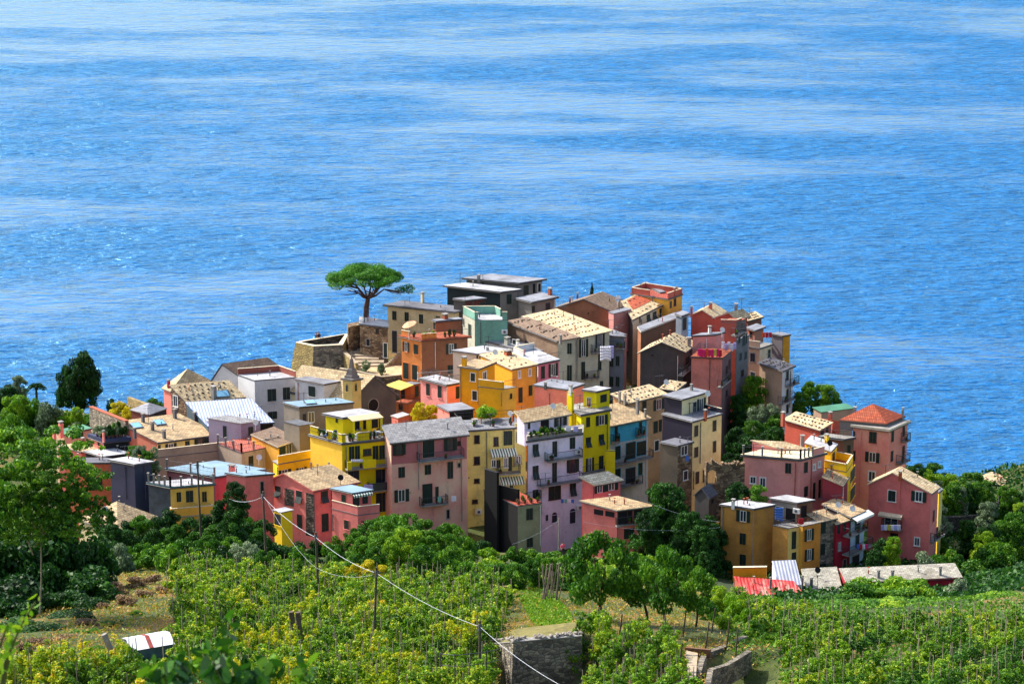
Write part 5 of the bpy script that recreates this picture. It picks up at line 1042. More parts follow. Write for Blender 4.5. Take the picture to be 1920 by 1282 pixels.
def bush(X, Y, wpx, D, mat, label, group, i=None, name='bush', cat='bush', kind='bush', sink=.3, zb=None):
    top = P(X, Y, D); g = at(X, D) if zb is None else Vector((top.x, top.y, zb)); h_ = max(.6, top.z - g.z + sink); r = wpx/2*D*1.04/FPX*1.08
    if h_ < r*1.9 or kind == 'cone': o = put(crown_var(kind, mat, random.randrange(4) if i is None else i), name, Vector((top.x, top.y, g.z - sink)), r, h_); return tag(o, label, cat, group)
    t = thing(name, Vector((top.x, top.y, g.z)), label, cat, group); z = h_ - sink - r*1.5; rr = r   # a tall shrub: crown clumps one under the other down to the ground
    k = 0
    while True:
        put(crown_var('tree' if k == 0 else 'bush', mat, random.randrange(3)), 'foliage', Vector((random.uniform(-.25,.25)*r*(k > 0), random.uniform(-.2,.2)*r*(k > 0), z)), rr, r*1.5, t); k += 1
        if z < 0 or k > 6: break
        z -= r*.95; rr = r*random.uniform(.9,1.1)
    return t
def limb(m, pts, r0, r1):
    n = len(pts) - 1
    for i in range(n): m.bar(pts[i], pts[i+1], r0 + (r1-r0)*i/n, 0, 6, r0 + (r1-r0)*(i+1)/n)
def tree(label, Xb, D, Xc, Yt, wpx, Yb, mat, kind='tree', bark=BARK, name='tree', group=None, base=None, cat='tree', r0=.2):
    b = at(Xb, D) if base is None else base; tp = P(Xc, Yt, D); bt = P(Xc, Yb, D); r = wpx/2*D*1.04/FPX
    t = thing(name, b, label, cat, group); m = MB(); c = Vector((tp.x, tp.y, bt.z + (tp.z-bt.z)*.35)); mid = b + (c-b)*.55 + Vector((random.uniform(-.2,.2), 0, 0))
    limb(m, [b - Vector((0,0,.4)), b + (mid-b)*.5 + Vector((.1,0,0)), mid], r0, r0*.7)
    for k in range(6):
        a = 6.28*k/6 + random.uniform(-.4,.4); e = c + Vector((math.cos(a)*r*.55, math.sin(a)*r*.55, (tp.z-bt.z)*random.uniform(-.05,.35))); limb(m, [mid, (mid+e)/2 + Vector((0,0,-.15)), e], r0*.5, r0*.15)
    m.build('trunk', bark, t)
    o = put(crown_var(kind, mat, random.randrange(3)), 'crown', Vector((tp.x, tp.y, bt.z)) - b, r, tp.z - bt.z, t); return t
def more_bushes():
    for X, Y, w, D in ((875,1048,60,286),(905,1055,50,285),(935,1050,60,286),(968,1056,56,284),(1000,1050,50,287),(1030,1046,44,288),(1075,1048,50,286),(1170,1062,60,284),(890,1075,44,280)):
        bush(X, Y, w, D, random.choice([L_MID, L_BRI]), 'leafy green bush at the edge between hedge bank and vineyard', 'bushes between hedge bank and vineyard')
    for X, Y, w, D in ((1345,1098,56,280),(1380,1110,60,276),(1330,1122,50,270),(1400,1128,50,270),(1440,1120,60,274),(1365,1148,50,262),(1415,1160,56,258),(1440,1185,50,253),(1300,1112,50,274),(1470,1140,60,266)):
        bush(X, Y, w, D, random.choice([L_MID, L_BRI, L_VINE]), 'leafy green bush around the stakes right of the orchard', 'bushes right of the orchard')
random.seed(21)
# ---- umbrella pine
def pine():
    base = P(*px('a', 818, 600), 402); t = thing('umbrella_pine', base, 'lone umbrella pine with flat spreading crown above the sea', 'tree'); k = 402*1.04/FPX/4.932
    def W(x, y, dy=0): q = P(*px('a', x, y), 402); q.y += dy; return q
    m = MB(); fork = W(838, 440); limb(m, [base - Vector((0,0,.6)), W(824,520), fork], .45, .34)
    for x1, y1, dy, x2, y2 in ((745,350,0,600,290),(720,340,1.5,530,310),(790,370,-1,700,270),(860,350,1.5,800,250),(905,370,-1.2,930,260),(960,330,.5,1040,270),(930,360,2,1010,300),(990,340,-1,1150,370),(800,380,2,760,290),(880,360,-2.2,860,300),(760,360,-2,660,310)):
        limb(m, [fork, (fork + W(x1,y1,dy))/2 + Vector((0,0,-.25)), W(x1,y1,dy), W(x2,y2,dy*1.8)], .2, .05)
        for _ in range(4): e = W(x2 + random.uniform(-90,90), y2 + random.uniform(-20,30), dy*1.8 + random.uniform(-1.4,1.4)); limb(m, [W(x1,y1,dy), (W(x1,y1,dy)+e)/2 + Vector((0,0,-.1)), e], .09, .03)
    m.build('trunk', plain((84,58,50),.95,.3,3), t)
    bl = []
    for i in range(190):
        x = rng.uniform(-1,1); y = rng.uniform(-1,1)
        if x*x + y*y > 1: continue
        e = 1 - x*x - y*y; X = 805 + x*325; Y = 262 - 100*math.sqrt(max(0,e)) + rng.uniform(-12,42) + (20 if x < -.5 else 0); q = W(X, Y, y*4.2) - base; s_ = rng.uniform(.55,1.0); bl.append((q.x, q.y, q.z, s_, s_, s_*.5))
    for X, Y in ((1150,350),(1190,365),(1215,325),(1240,350),(1225,370),(1165,335),(1120,360)): q = W(X, Y, rng.uniform(-.6,.6)) - base; bl.append((q.x, q.y, q.z, .55, .55, .32))
    C, d, tn = shell(bl, 42000, .15); me = leaves('crown', C, .125, L_PINE, .5, tn, .35, d); o = bpy.data.objects.new('crown', me); col.objects.link(o); o.parent = t
pine()
# ---- left side
for X, Y, w, D, mt, lab, nm in ((10,722,60,398,L_DARK,'dark green shrub mass at the left edge by the sea','bush'),(30,742,70,392,L_BRI,'rounded bright green shrub at the left edge below the sea','bush'),(62,745,60,394,L_MID,'mid green rounded shrub right of the bright shrub','bush'),(88,748,70,391,L_OLI,'wide grey green olive shrub beside the lawn','bush'),(20,775,90,384,L_MID,'low green shrub at the left edge behind the feathery tree','bush'),(35,705,40,402,L_OLI,'small grey shrub on the left skyline','bush'),(118,765,60,391,L_BRI,'low yellow green garden hedge beside the dark tree','bush'),(143,764,30,388,L_BRI,'small round garden shrub by the stone wall','bush'),
    (208,748,24,392,L_DARK,'small dark shrub on the skyline right of the dark tree','bush'),(222,754,44,386,L_YEL,'bright yellow flowering shrub behind the stone garden wall','bush'),(240,762,30,384,L_YEL,'smaller yellow shrub beside the pale roofed shed','bush'),(285,748,50,392,L_MID,'green vine hedge on the skyline before the red walled house','bush')):
    bush(X, Y, w, D, mt, lab, None)
t = tree('tall dark evergreen tree standing at the cliff edge on the left', 150, 396, 150, 660, 84, 745, L_DARK, 'tree', r0=.3)
put(crown_var('tree', L_DARK, 2), 'crown', P(124, 762, 396) - worg[t.name], 1.9, 6.0, t); put(crown_var('tree', L_DARK, 1), 'crown', P(165, 770, 396) - worg[t.name], 2.4, 6.0, t); put(crown_var('tree', L_DARK, 0), 'crown', P(138, 775, 396) - worg[t.name], 2.8, 5.0, t); put(crown_var('tree', L_DARK, 1), 'crown', P(172, 742, 396) - worg[t.name], 1.9, 4.0, t)
def palm(label, X, Yc, D, r, base=None, n=26, mat=L_DARK, stem=.22):
    c = P(X, Yc, D); b = at(X, D) if base is None else base; t = thing('palm_tree', b, label, 'palm'); m = MB(); limb(m, [b - Vector((0,0,.3)), (b+c)/2 + Vector((.1,0,0)), c], stem, stem*.8); m.build('trunk', BARK, t)
    C = []
    for i in range(n):
        a = 6.28*i/n + rng.uniform(-.1,.1); el = rng.uniform(-.1,1.2); 
        for f in np.linspace(.12,1,26):
            z = r*(math.sin(el)*f - .75*f*f); q = Vector((math.cos(a)*math.cos(el)*f*r*1.1, math.sin(a)*math.cos(el)*f*r*1.1, z))
            for sd in (-1,1): C.append((c - b) + q + Vector((-math.sin(a), math.cos(a), 0))*sd*.12*r*(1-f*.6) - Vector((0,0,.05)))
    me = leaves('fronds', np.array([tuple(v) for v in C]), .13*r, mat, .1, None, .25); o = bpy.data.objects.new('fronds', me); col.objects.link(o); o.parent = t
palm('small palm on the left skyline between shrubs and the dark tree', 68, 724, 398, 1.5)
palm('large palm on the shaded right hillside', 1872, 1030, 342, 2.6, mat=L_MID, n=34)
palm('small bright palm fronds in front of the olive yellow house', 848, 990, 318, 1.5, mat=L_BRI, n=20)
palm('small dark palm among the right hillside shrubs', 1760, 1045, 338, 1.4, mat=L_MID)
# big left trees
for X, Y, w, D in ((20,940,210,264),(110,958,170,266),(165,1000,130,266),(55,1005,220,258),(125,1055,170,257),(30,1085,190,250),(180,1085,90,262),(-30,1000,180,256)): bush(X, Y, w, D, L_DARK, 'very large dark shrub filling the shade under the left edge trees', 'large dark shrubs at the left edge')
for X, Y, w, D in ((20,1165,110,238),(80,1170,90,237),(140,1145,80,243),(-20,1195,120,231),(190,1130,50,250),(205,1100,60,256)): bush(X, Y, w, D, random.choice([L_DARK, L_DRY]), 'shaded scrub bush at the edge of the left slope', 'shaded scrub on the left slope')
t = tree('tall feathery tree with pale bare trunk at the left edge', 58, 246, 70, 800, 270, 950, L_MID, 'wisp', BARKG, r0=.09)
for X, Y, w, h_ in ((150,870,110,80),(20,850,150,100),(110,895,150,90),(185,925,60,60),(-20,890,130,120),(60,930,190,80),(140,945,120,60),(95,835,120,70)): put(crown_var('wisp', L_MID, (X*7) % 3), 'crown', P(X, Y + h_, 246 + random.uniform(-3,3)) - worg[t.name], w/2*256/FPX, h_*250/FPX, t)
m = MB(); limb(m, [P(64,1025,246), P(95,985,245.5), P(118,965,245)], .08, .04); limb(m, [P(66,990,246), P(88,930,246.5), P(95,905,247)], .08, .03); limb(m, [P(62,1040,246), P(40,985,247), P(15,950,248)], .07, .03); m.build('trunk', BARKG, t)
tree('dark broadleaf tree behind the feathery tree at the left edge', 20, 262, 10, 940, 200, 1120, L_DARK, r0=.3); tree('dark dense tree right of the pale trunk', 130, 262, 120, 985, 150, 1150, L_DARK, r0=.3); tree('dark low tree at the foot of the left slope', 60, 256, 60, 1050, 180, 1190, L_DARK, r0=.25)
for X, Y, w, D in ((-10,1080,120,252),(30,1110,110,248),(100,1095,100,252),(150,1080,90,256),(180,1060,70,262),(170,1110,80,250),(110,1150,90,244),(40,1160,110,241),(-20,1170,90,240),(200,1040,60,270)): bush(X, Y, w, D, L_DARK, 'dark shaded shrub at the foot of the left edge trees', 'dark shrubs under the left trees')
for X, Y, w, D in ((215,1090,70,258),(250,1078,60,266),(285,1075,50,270),(230,1115,60,252),(265,1105,50,258),(40,1205,60,226),(70,1195,60,230),(160,1160,60,240),(120,1190,70,232),(300,1098,40,262)): bush(X, Y, w, D, L_DRY, 'brown dry scrub bush on the slope above the small shed', 'dry scrub on the left slope')
# ---- hedge bank between vineyard and village
crest = [(-60,960),(200,962),(250,978),(300,962),(350,975),(400,962),(440,962),(480,965),(520,1002),(560,1012),(600,1015),(640,1002),(680,975),(720,958),(770,958),(820,978),(870,996),(920,1016),(980,1026),(1060,1022),(1120,1040),(1180,1030),(1240,1040),(1300,1075),(1350,1098)]
def cy(X): return float(np.interp(X, [c[0] for c in crest], [c[1] for c in crest]))
for row, (D, dy, st) in enumerate(((314,0,34),(304,22,36),(295,40,38),(287,54,40))):
    X = 195 + row*11
    while X < (1330 if row < 2 else 1080):
        if not (row > 1 and 500 < X < 620): 
            mt = random.choice([L_MID, L_MID, L_BRI, L_MID, L_BRI] if X > 620 else [L_DARK, L_MID, L_DARK, L_OLI if row == 3 else L_MID])
            bush(X, cy(X) + dy + random.uniform(-7,10), st*random.uniform(1.3,2.0), D + random.uniform(-3,3), mt, 'green leafy shrub in the thick hedge bank below the village', 'hedge bank shrubs below the village')
        X += st*random.uniform(.9,1.3)
bush(440, 905, 52, 300, L_DARK, 'tall dark ivy covered column rising beside the utility pole', None, name='ivy_clad_stump', cat='ivy'); bush(425, 935, 70, 303, L_DARK, 'dark shrub mass left of the ivy column', None)
bush(740, 955, 110, 309, L_MID, 'tall rounded green bush in front of the pink row house', None); bush(560, 1022, 80, 290, L_MID, 'green bush at the foot of the rose gabled house', None)
for X, Y in ((690,1050),(665,1058),(715,1060)): bush(X, Y, 44, 281, L_YEL, 'yellow leaved shrub at the top of the vineyard', 'yellow shrubs at the top of the vineyard')
# ---- orchard trees
tree('large round green fig tree left in the orchard', 1125, 262, 1124, 1000, 150, 1124, L_MID, r0=.2); tree('middle orchard tree with dark twisted trunk', 1218, 263, 1206, 1050, 118, 1130, L_MID, r0=.18)
tree('tall orchard tree with slender trunk right of the middle tree', 1250, 256, 1252, 1028, 122, 1140, L_MID, r0=.17); tree('small orchard tree at the right end of the row', 1310, 262, 1308, 1066, 90, 1140, L_MID, r0=.12)
# ---- right side
for X, Y, w, D, mt, lab in ((1415,706,56,386,L_BRI,'bright green tree crown between the coral tower and the beige houses'),(1440,755,50,378,L_OLI,'silvery olive tree below the beige house'),(1418,762,40,377,L_OLI,'smaller silvery olive shrub left of the olive tree'),(1385,740,40,384,L_DARK,'dark bush in the gully left of the bright crown'),(1378,800,44,372,L_DARK,'dark ivy mass in the gully beside the cream house'),(1400,820,60,368,L_DARK,'dark shrub above the salmon pink terrace house'),(1370,850,40,362,L_DARK,'dark shrub behind the ruined wall'),(1450,800,60,372,L_DARK,'dark shade shrub behind the brick red house'),
    (1525,716,60,390,L_MID,'green bush on the skyline beside the white house end'),(1552,722,50,389,L_BRI,'bright bush at the cliff edge above the sea'),(1500,735,40,388,L_MID,'green bush under the seaside balconies'),
    (1250,904,96,336,L_DARK,'large dark round tree below the ruined tower house'),(1215,955,60,330,L_DARK,'dark bush at the gully foot beside the rose pink annex'),(1290,960,70,330,L_DARK,'dark bush in the gully left of the golden house'),(1310,985,60,328,L_DARK,'dark hanging bush above the tall retaining wall'),
    (1385,905,60,338,L_DARK,'dark green fig bush in front of the salmon pink house'),(1420,910,50,337,L_MID,'green bush left of the golden house roof'),
    (1655,1010,60,334,L_DARK,'dark round bush in front of the crimson gabled house'),(1675,1006,40,332,L_BRI,'bright bush tip in front of the crimson gabled house'),(1640,1030,50,331,L_DARK,'low dark bush beside the pale blue house'),(1725,1030,70,332,L_OLI,'grey green bush under the crimson gabled house'),(1760,1040,50,334,L_MID,'green bush at the corner of the crimson gabled house'),
    (1750,868,50,376,L_MID,'dark green tree crown on the right skyline'),(1745,880,60,372,L_BRI,'bright shrub below the skyline right of the orange hip roof'),(1780,890,50,374,L_BRI,'bright shrub left of the orange garden hut'),(1825,886,56,372,L_MID,'green tree behind the orange garden hut'),(1850,900,40,370,L_MID,'green shrub left of the seaside cottage'),(1790,905,60,366,L_MID,'green shrub in front of the orange hut'),(1720,870,40,370,L_DARK,'dark shrub clinging beside the salmon house balconies'),
    (1730,905,50,364,L_DARK,'dark shrub behind the crimson gabled house'),(1900,920,50,372,L_DARK,'dark shrub below the seaside cottage'),(1560,745,50,388,L_MID,'green bush above the green roofed shed')):
    bush(X, Y, w, D, mt, lab, None)
for i in range(34):
    X = random.uniform(1765,1960); Y = random.uniform(960,1150); D = float(np.interp(Y, [960,1000,1060,1120,1150], [352,346,333,322,312])); bush(X, Y, random.uniform(40,80), D, random.choice([L_DARK,L_DARK,L_MID,L_MID,L_OLI,L_BRI]), 'green shrub in the thicket on the shaded right hillside', 'right hillside thicket')
for X, Y, w in ((1605,1088,100),(1650,1072,120),(1700,1080,120),(1745,1128,80),(1570,1112,80),(1620,1125,110),(1700,1130,120),(1680,1105,100)): bush(X, Y, w, 296 - (Y-1088)*.25 + random.uniform(-2,2), random.choice([L_MID, L_MID, L_BRI]), 'big green fig bush in the clump before the long crimson house', 'fig bushes before the long crimson house')
bush(1800, 1085, 70, 303, L_OLI, 'tall thin olive green bush at the end of the long crimson house', None, kind='cone'); 
for X, Y, w in ((1860,1130,90),(1910,1125,90),(1880,1150,100)): bush(X, Y, w, 290, L_BRI, 'yellow green shrub above the right vineyard', 'yellow green shrubs at the right edge')
# village plants
for X, Y, w, D, zb, mt, lab in ((*px('a',820,1012), 20, 391, None, L_OLI, 'left round olive bush on the small garden terrace'),(*px('a',962,1035), 24, 389.5, None, L_OLI, 'right round olive bush on the small garden terrace')):
    q = P(X, Y, D); bush(X, Y, w, D, mt, lab, None, zb=q.z - 1.7, sink=0)
q = P(*px('e',1440,640), 362); bush(*px('e',1420,470), 44, 362, L_YEL, 'tall yellow leaved shrub behind the railing beside the coral shed', None, zb=q.z-1); bush(*px('e',1530,490), 36, 362.5, L_YEL, 'shorter yellow leaved shrub at the railing near the pink house', None, zb=q.z-1)
q = P(*px('f',650,640), 356); bush(*px('f',650,560), 50, 356, L_BRI, 'low green vine pergola in front of the ochre yellow house', None, zb=q.z - .6)
POT = []
def potted(p, r, hh, mat, label, group):
    t = thing('potted_plant', p, label, 'plant', group); m = MB(); m.bar(p, p + Vector((0,0,.35)), .14, 0, 8, .19); m.build('pot', POTD, t); put(crown_var('bush', mat, random.randrange(4)), 'foliage', Vector((0,0,.3)), r, hh, t)
def pots(hs, pts, label, group, r=.35, hh=.7, mats=(L_MID, L_DARK, L_BRI)):
    h = find(hs) if isinstance(hs, str) else hs
    for a, b in pts: potted(h.pt(a, b, h.th), r*random.uniform(.7,1.2), hh*random.uniform(.7,1.3), random.choice(mats), label, group)
pots('lavender house with planted', [(.05 + .02*(i % 2), .06 + i*.075) for i in range(9)] + [(.2,.12),(.22,.25),(.2,.32)], 'potted plant on the lavender house terrace', 'plants on the lavender terrace', .42, .9)
pots('carrying a navy balcony', [(.1 + .25*(i % 3), .08 + (i//3)*.17) for i in range(18)], 'bushy potted plant crowding the navy balcony', 'plants on the navy balcony', .55, 1.2, (L_DARK, L_MID, L_OLI))
pots('bright yellow house with furnished', [(.8,.05),(.6,.04),(.3,.05),(.06,.2),(.06,.26),(.06,.62),(.06,.7),(.1,.96)], 'potted plant on the bright yellow roof terrace', 'plants on the yellow terrace')
pots('orange house with roof terrace', [(.1,.1),(.2,.2),(.1,.3),(.5,.05),(.1,.55),(.1,.65),(.1,.75)], 'small potted plant on the orange house terrace', 'plants on the orange house terrace')
pots('pale green house', [(.05 + .1*(i % 3), .1 + i*.09) for i in range(10)], 'small flowering pot on the terracotta roof of the pale green house', 'pots on the pale green house', .22, .35, (L_DRY, L_MID))
pots('tall olive yellow', [(.2,.5),(.25,.8),(.3,.2)], 'potted shrub on the olive yellow house roof', 'plants on the olive yellow roof')
pots('large ochre yellow', [(-.12,.55),(-.15,.75)], 'potted shrub', 'x') if False else None
for X, Y, w, D in ((*px('k',1160,890),36,346),(*px('k',1200,900),36,345),(*px('k',1250,940),34,344),(*px('k',1310,905),26,346)): bush(X, Y, w, D, random.choice([L_OLI, L_MID]), 'green shrub below the corner of the cream yellow house', 'shrubs below the cream yellow house')
# ---- vineyards
def inpoly(x, y, pl):
    c = False
    for i in range(len(pl)):
        (x1, y1), (x2, y2) = pl[i], pl[i-1]
        if (y1 > y) != (y2 > y) and x < (x2-x1)*(y-y1)/(y2-y1) + x1: c = not c
    return c
_vin = {}
def vine_mesh(i, mat, Lr):
    k = (i, mat.name)
    if k in _vin: return _vin[k]
    bl = []
    for x in np.arange(-Lr/2, Lr/2, .62):
        top = rng.uniform(.9, 2.3)
        for z in np.arange(.4, top, .3):
            q = rng.uniform(.16,.34)*(1.25 - .3*z/top); bl.append((x + rng.uniform(-.32,.32), rng.uniform(-.6,.6), z + rng.uniform(-.1,.1), q, q, q*.85))
    C, d, tn = shell(bl, 2300, .3); _vin[k] = leaves('vine_foliage', C, .105, mat, .45, tn, .75, d); return _vin[k]
_st = []
def stake_mesh():
    if not _st:
        m = MB(); m.bar((0,0,-.3), (0,0,2.15), .05, 0, 5, .035); o = m.build('stake', plain((150,138,118),.95,.3,3), None, origin=(0,0,0)); _st.append(o.data); bpy.data.objects.remove(o)
    return _st[0]
VL = 6.0; nv = 0
def field(poly, d0, d1, ang, spacing, label, group, matf, skip=0.0, hs=1.0):
    global nv
    ux, uy = math.cos(R_(ang)), math.sin(R_(ang)); span = 75
    i = -40
    for i in range(-45, 46):
        for j in range(-12, 13):
            cx = j*(VL + .25)*ux - i*spacing*uy + random.uniform(-.3,.3); cyy = 252 + j*(VL + .25)*uy + i*spacing*ux + random.uniform(-.2,.2)
            if not d0 < cyy < d1: continue
            gz = ground(cx, cyy); X, Y = proj((cx, cyy, gz + .4))
            if not inpoly(X, Y, poly) or random.random() < skip: continue
            z0, z1 = ground(cx - ux*VL/2, cyy - uy*VL/2), ground(cx + ux*VL/2, cyy + uy*VL/2); sl = math.atan2(z1 - z0, VL)
            t = thing('vine_row', (cx, cyy, gz), label, 'vine row', group); t.rotation_euler = (0, -sl, math.atan2(uy, ux))
            mt = matf(X, Y); o = bpy.data.objects.new('foliage', vine_mesh(random.randrange(5), mt, VL)); col.objects.link(o); o.parent = t; o.scale = (1, random.uniform(.9,1.2), hs*random.uniform(.85,1.2))
            if random.random() < .5: o.rotation_euler.z = math.pi
            for k in range(4):
                s_ = bpy.data.objects.new('stake', stake_mesh()); col.objects.link(s_); s_.parent = t; s_.location = (-VL/2 + .4 + k*1.75 + random.uniform(-.3,.3), random.uniform(-.25,.25), 0); s_.rotation_euler = (random.uniform(-.06,.06), sl + random.uniform(-.06,.06), 0); s_.scale = (1,1,random.uniform(.95,1.4))
            nv += 1
def mf(X, Y): return L_VINY if random.random() < float(np.interp(Y + (X-600)*-.02, [1080,1180,1290], [.0,.22,.5])) else L_VINE
field([(335,1068),(560,1040),(700,1062),(860,1080),(935,1095),(950,1130),(950,1180),(940,1205),(925,1215),(925,1300),(330,1300),(330,1180)], 212, 292, 68, 2.15, 'leafy vine row with stakes in the left vineyard', 'left vineyard rows', mf)
field([(-40,1245),(200,1240),(225,1262),(330,1262),(330,1320),(-40,1320)], 205, 226, 20, 2.0, 'leafy vine row below the small white roofed shed', 'vine rows below the small shed', mf)
field([(1085,1165),(1130,1180),(1180,1195),(1280,1205),(1310,1300),(1095,1300)], 228, 262, 75, 2.0, 'leafy vine row between the retaining wall and the garden path', 'vine rows beside the retaining wall', lambda X, Y: random.choice([L_VINE, L_BRI]))
field([(1330,1112),(1400,1135),(1560,1165),(1760,1165),(1960,1170),(1960,1310),(1460,1310),(1480,1230),(1440,1190),(1400,1170)], 226, 300, 58, 3.3, 'leafy vine row with stakes in the right vineyard', 'right vineyard rows', lambda X, Y: random.choice([L_VINE, L_MID, L_BRI, L_VINE]), .03, .85)
# grass and weeds over the open ground
def scatter(name, label, poly, d0, d1, n, size, mat, aspect=.3, up=-.2, lift=.12):
    out = []; tries = 0
    while len(out) < n and tries < 40:
        tries += 1; Y = rng.uniform(d0, d1, n); q = rng.uniform(min(p[0] for p in poly), max(p[0] for p in poly), n); X = (q - 960)/5216*Y; Z = ground_np(X, Y)
        for a, b, c in zip(X, Y, Z):
            u, v = proj((a, b, c))
            if inpoly(u, v, poly): out.append((a, b, c + lift*rng.random()*2))
            if len(out) >= n: break
    me = leaves(name, np.array(out), size, mat, up, None, aspect); o = bpy.data.objects.new(name, me); col.objects.link(o); return tag(o, label, name.replace('_', ' '), None, 'stuff')
scatter('grass', 'green and dry orange grass between the vines and orchard trees', [(190,1040),(1400,1070),(1500,1180),(1450,1300),(-20,1300),(-20,1180)], 205, 300, 42000, .2, L_GRS)
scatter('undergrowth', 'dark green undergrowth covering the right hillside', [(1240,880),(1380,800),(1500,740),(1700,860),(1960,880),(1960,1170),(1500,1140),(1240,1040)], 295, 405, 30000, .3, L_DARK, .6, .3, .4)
scatter('garden_weeds', 'low green plants on the left plateau by the sea', [(-40,740),(240,760),(300,800),(200,860),(-40,860)], 340, 405, 9000, .22, L_MID, .6, .3, .2)
scatter('vineyard_weeds', 'green weeds on the ground of the right vineyard', [(1330,1090),(1960,1120),(1960,1310),(1400,1310)], 222, 310, 22000, .2, L_MID, .5, .2, .2)
# ---- close leaves at the bottom left, growing on stems from the slope by the viewer
def near_plant(label, sprigs, D, leaf, mat, n=9):
    b = at(sprigs[0][0][0], D); b.z = ground(b.x, b.y); t = thing('climbing_shrub', b, label, 'shrub'); m = MB(); C = []
    for pts in sprigs:
        q = [P(x, y, D + dd) for x, y, dd in pts]; limb(m, q, .012, .004); f = b + (q[0]-b)*.98; m.bar(b, q[0], .02, 0, 5, .012)
        for p0, p1 in zip(q, q[1:]):
            for i in range(n): u = random.random(); v = p0 + (p1-p0)*u - b; C.append((v.x + random.uniform(-1,1)*leaf*1.4, v.y + random.uniform(-.1,.1), v.z + random.uniform(-1,1)*leaf*1.4))
    m.build('stem', plain((90,96,40),.9,.2), t); me = round_leaves('foliage', np.array(C), leaf, mat); o = bpy.data.objects.new('foliage', me); col.objects.link(o); o.parent = t
def round_leaves(name, C, size, mat):
    n = len(C); nr = rng.normal(size=(n,3)); nr[:,1] -= .8; nr[:,2] += .3; nr /= np.linalg.norm(nr, axis=1)[:,None]; t = np.cross(nr, rng.normal(size=(n,3))); t /= np.linalg.norm(t, axis=1)[:,None]; b = np.cross(nr, t); s = (size*rng.uniform(.6,1.25,n))[:,None]
    pts = [C + t*s*math.cos(a)*1.25 + b*s*math.sin(a)*.62 + nr*s*.15*abs(math.sin(a)) for a in np.linspace(0, 2*math.pi, 9)[:-1]]
    V = np.stack(pts, 1).reshape(-1,3); me = bpy.data.meshes.new(name); me.vertices.add(8*n); me.vertices.foreach_set('co', V.astype(np.float32).ravel()); me.loops.add(8*n); me.loops.foreach_set('vertex_index', np.arange(8*n, dtype=np.int32)); me.polygons.add(n); me.polygons.foreach_set('loop_start', np.arange(0,8*n,8,dtype=np.int32)); me.polygons.foreach_set('loop_total', np.full(n,8,dtype=np.int32))
    a = me.attributes.new('tone','FLOAT','POINT'); a.data.foreach_set('value', np.repeat(rng.uniform(.1,.9,n),8).astype(np.float32)); me.update(calc_edges=True); me.materials.append(mat); return me
near_plant('blurred close shrub with round green leaves at the bottom edge', [[(400,1330,0),(420,1250,0),(430,1165,.1)],[(380,1330,.3),(350,1260,.3),(320,1235,.2)],[(440,1330,-.2),(470,1262,-.2),(520,1240,0)],[(420,1320,.2),(395,1262,.2),(380,1225,.3)],[(470,1330,0),(490,1275,0),(500,1255,0)],[(360,1340,0),(310,1275,.2),(280,1255,.2)],[(560,1345,.1),(575,1290,.1),(572,1250,.1)]], 14, .03, L_MID, 34)
near_plant('blurred close twig with small leaves at the lower left edge', [[(-5,1330,0),(10,1240,0),(40,1170,0),(66,1128,0)],[(5,1290,0),(20,1215,0),(30,1190,0)],[(-10,1240,.2),(5,1195,.2),(14,1170,.1)]], 15, .022, L_BRI, 11)
near_plant('second blurred close shrub with darker leaves among the round leaved one', [[(430,1330,-.5),(415,1275,-.5),(400,1240,-.5)],[(460,1330,-.5),(480,1290,-.5),(455,1250,-.5)],[(350,1330,-.4),(345,1290,-.4),(330,1262,-.4)]], 14, .034, L_DARK, 26)
tree('tiny dark cypress tip rising behind the brown gabled house', 1110, 412, 1110, 532, 11, 560, L_DARK, 'cone', base=P(1110, 575, 412))

for i in range(30):
    X = random.uniform(1690,1960); Y = random.uniform(905,1010); D = float(np.interp(Y, [900,1010], [368,350])); bush(X, Y, random.uniform(30,60), D, random.choice([L_DARK,L_MID,L_MID,L_OLI,L_BRI]), 'green shrub on the upper terraces of the right hillside', 'upper right hillside shrubs')
for i in range(12):
    X = random.uniform(1240,1345); Y = random.uniform(960,1060); bush(X, Y, random.uniform(36,60), float(np.interp(Y,[950,1060],[338,322])), L_DARK, 'dark shrub in the shaded gully left of the golden brown house', 'shrubs in the shaded gully')
for i in range(16):
    X = random.uniform(1385,1500); Y = random.uniform(770,860); bush(X, Y, random.uniform(30,50), float(np.interp(Y,[770,860],[378,360])), random.choice([L_DARK,L_DARK,L_MID]), 'dark shrub on the slope between the beige houses and the pink terrace house', 'shrubs on the slope above the pink terrace house')
k = 0
for c, uu, n, L_, dp in BAL:        # pots standing on the balconies
    for j in range(random.choice([1,1,2,2,3])):
        if L_ < .8 or k > 70: continue
        potted(c + uu*(random.uniform(-.42,.42)*L_) + n*(dp*.2), .2, random.uniform(.3,.6), random.choice([L_MID, L_DARK, L_BRI]), 'small potted plant standing on an iron railed balcony', 'balcony plants'); k += 1
scatter('vineyard_undergrowth', 'green weeds on the ground between the left vine rows', [(330,1068),(560,1040),(940,1090),(940,1205),(925,1300),(-40,1300),(-40,1245),(330,1240)], 205, 292, 30000, .2, L_MID, .5, .2, .25)

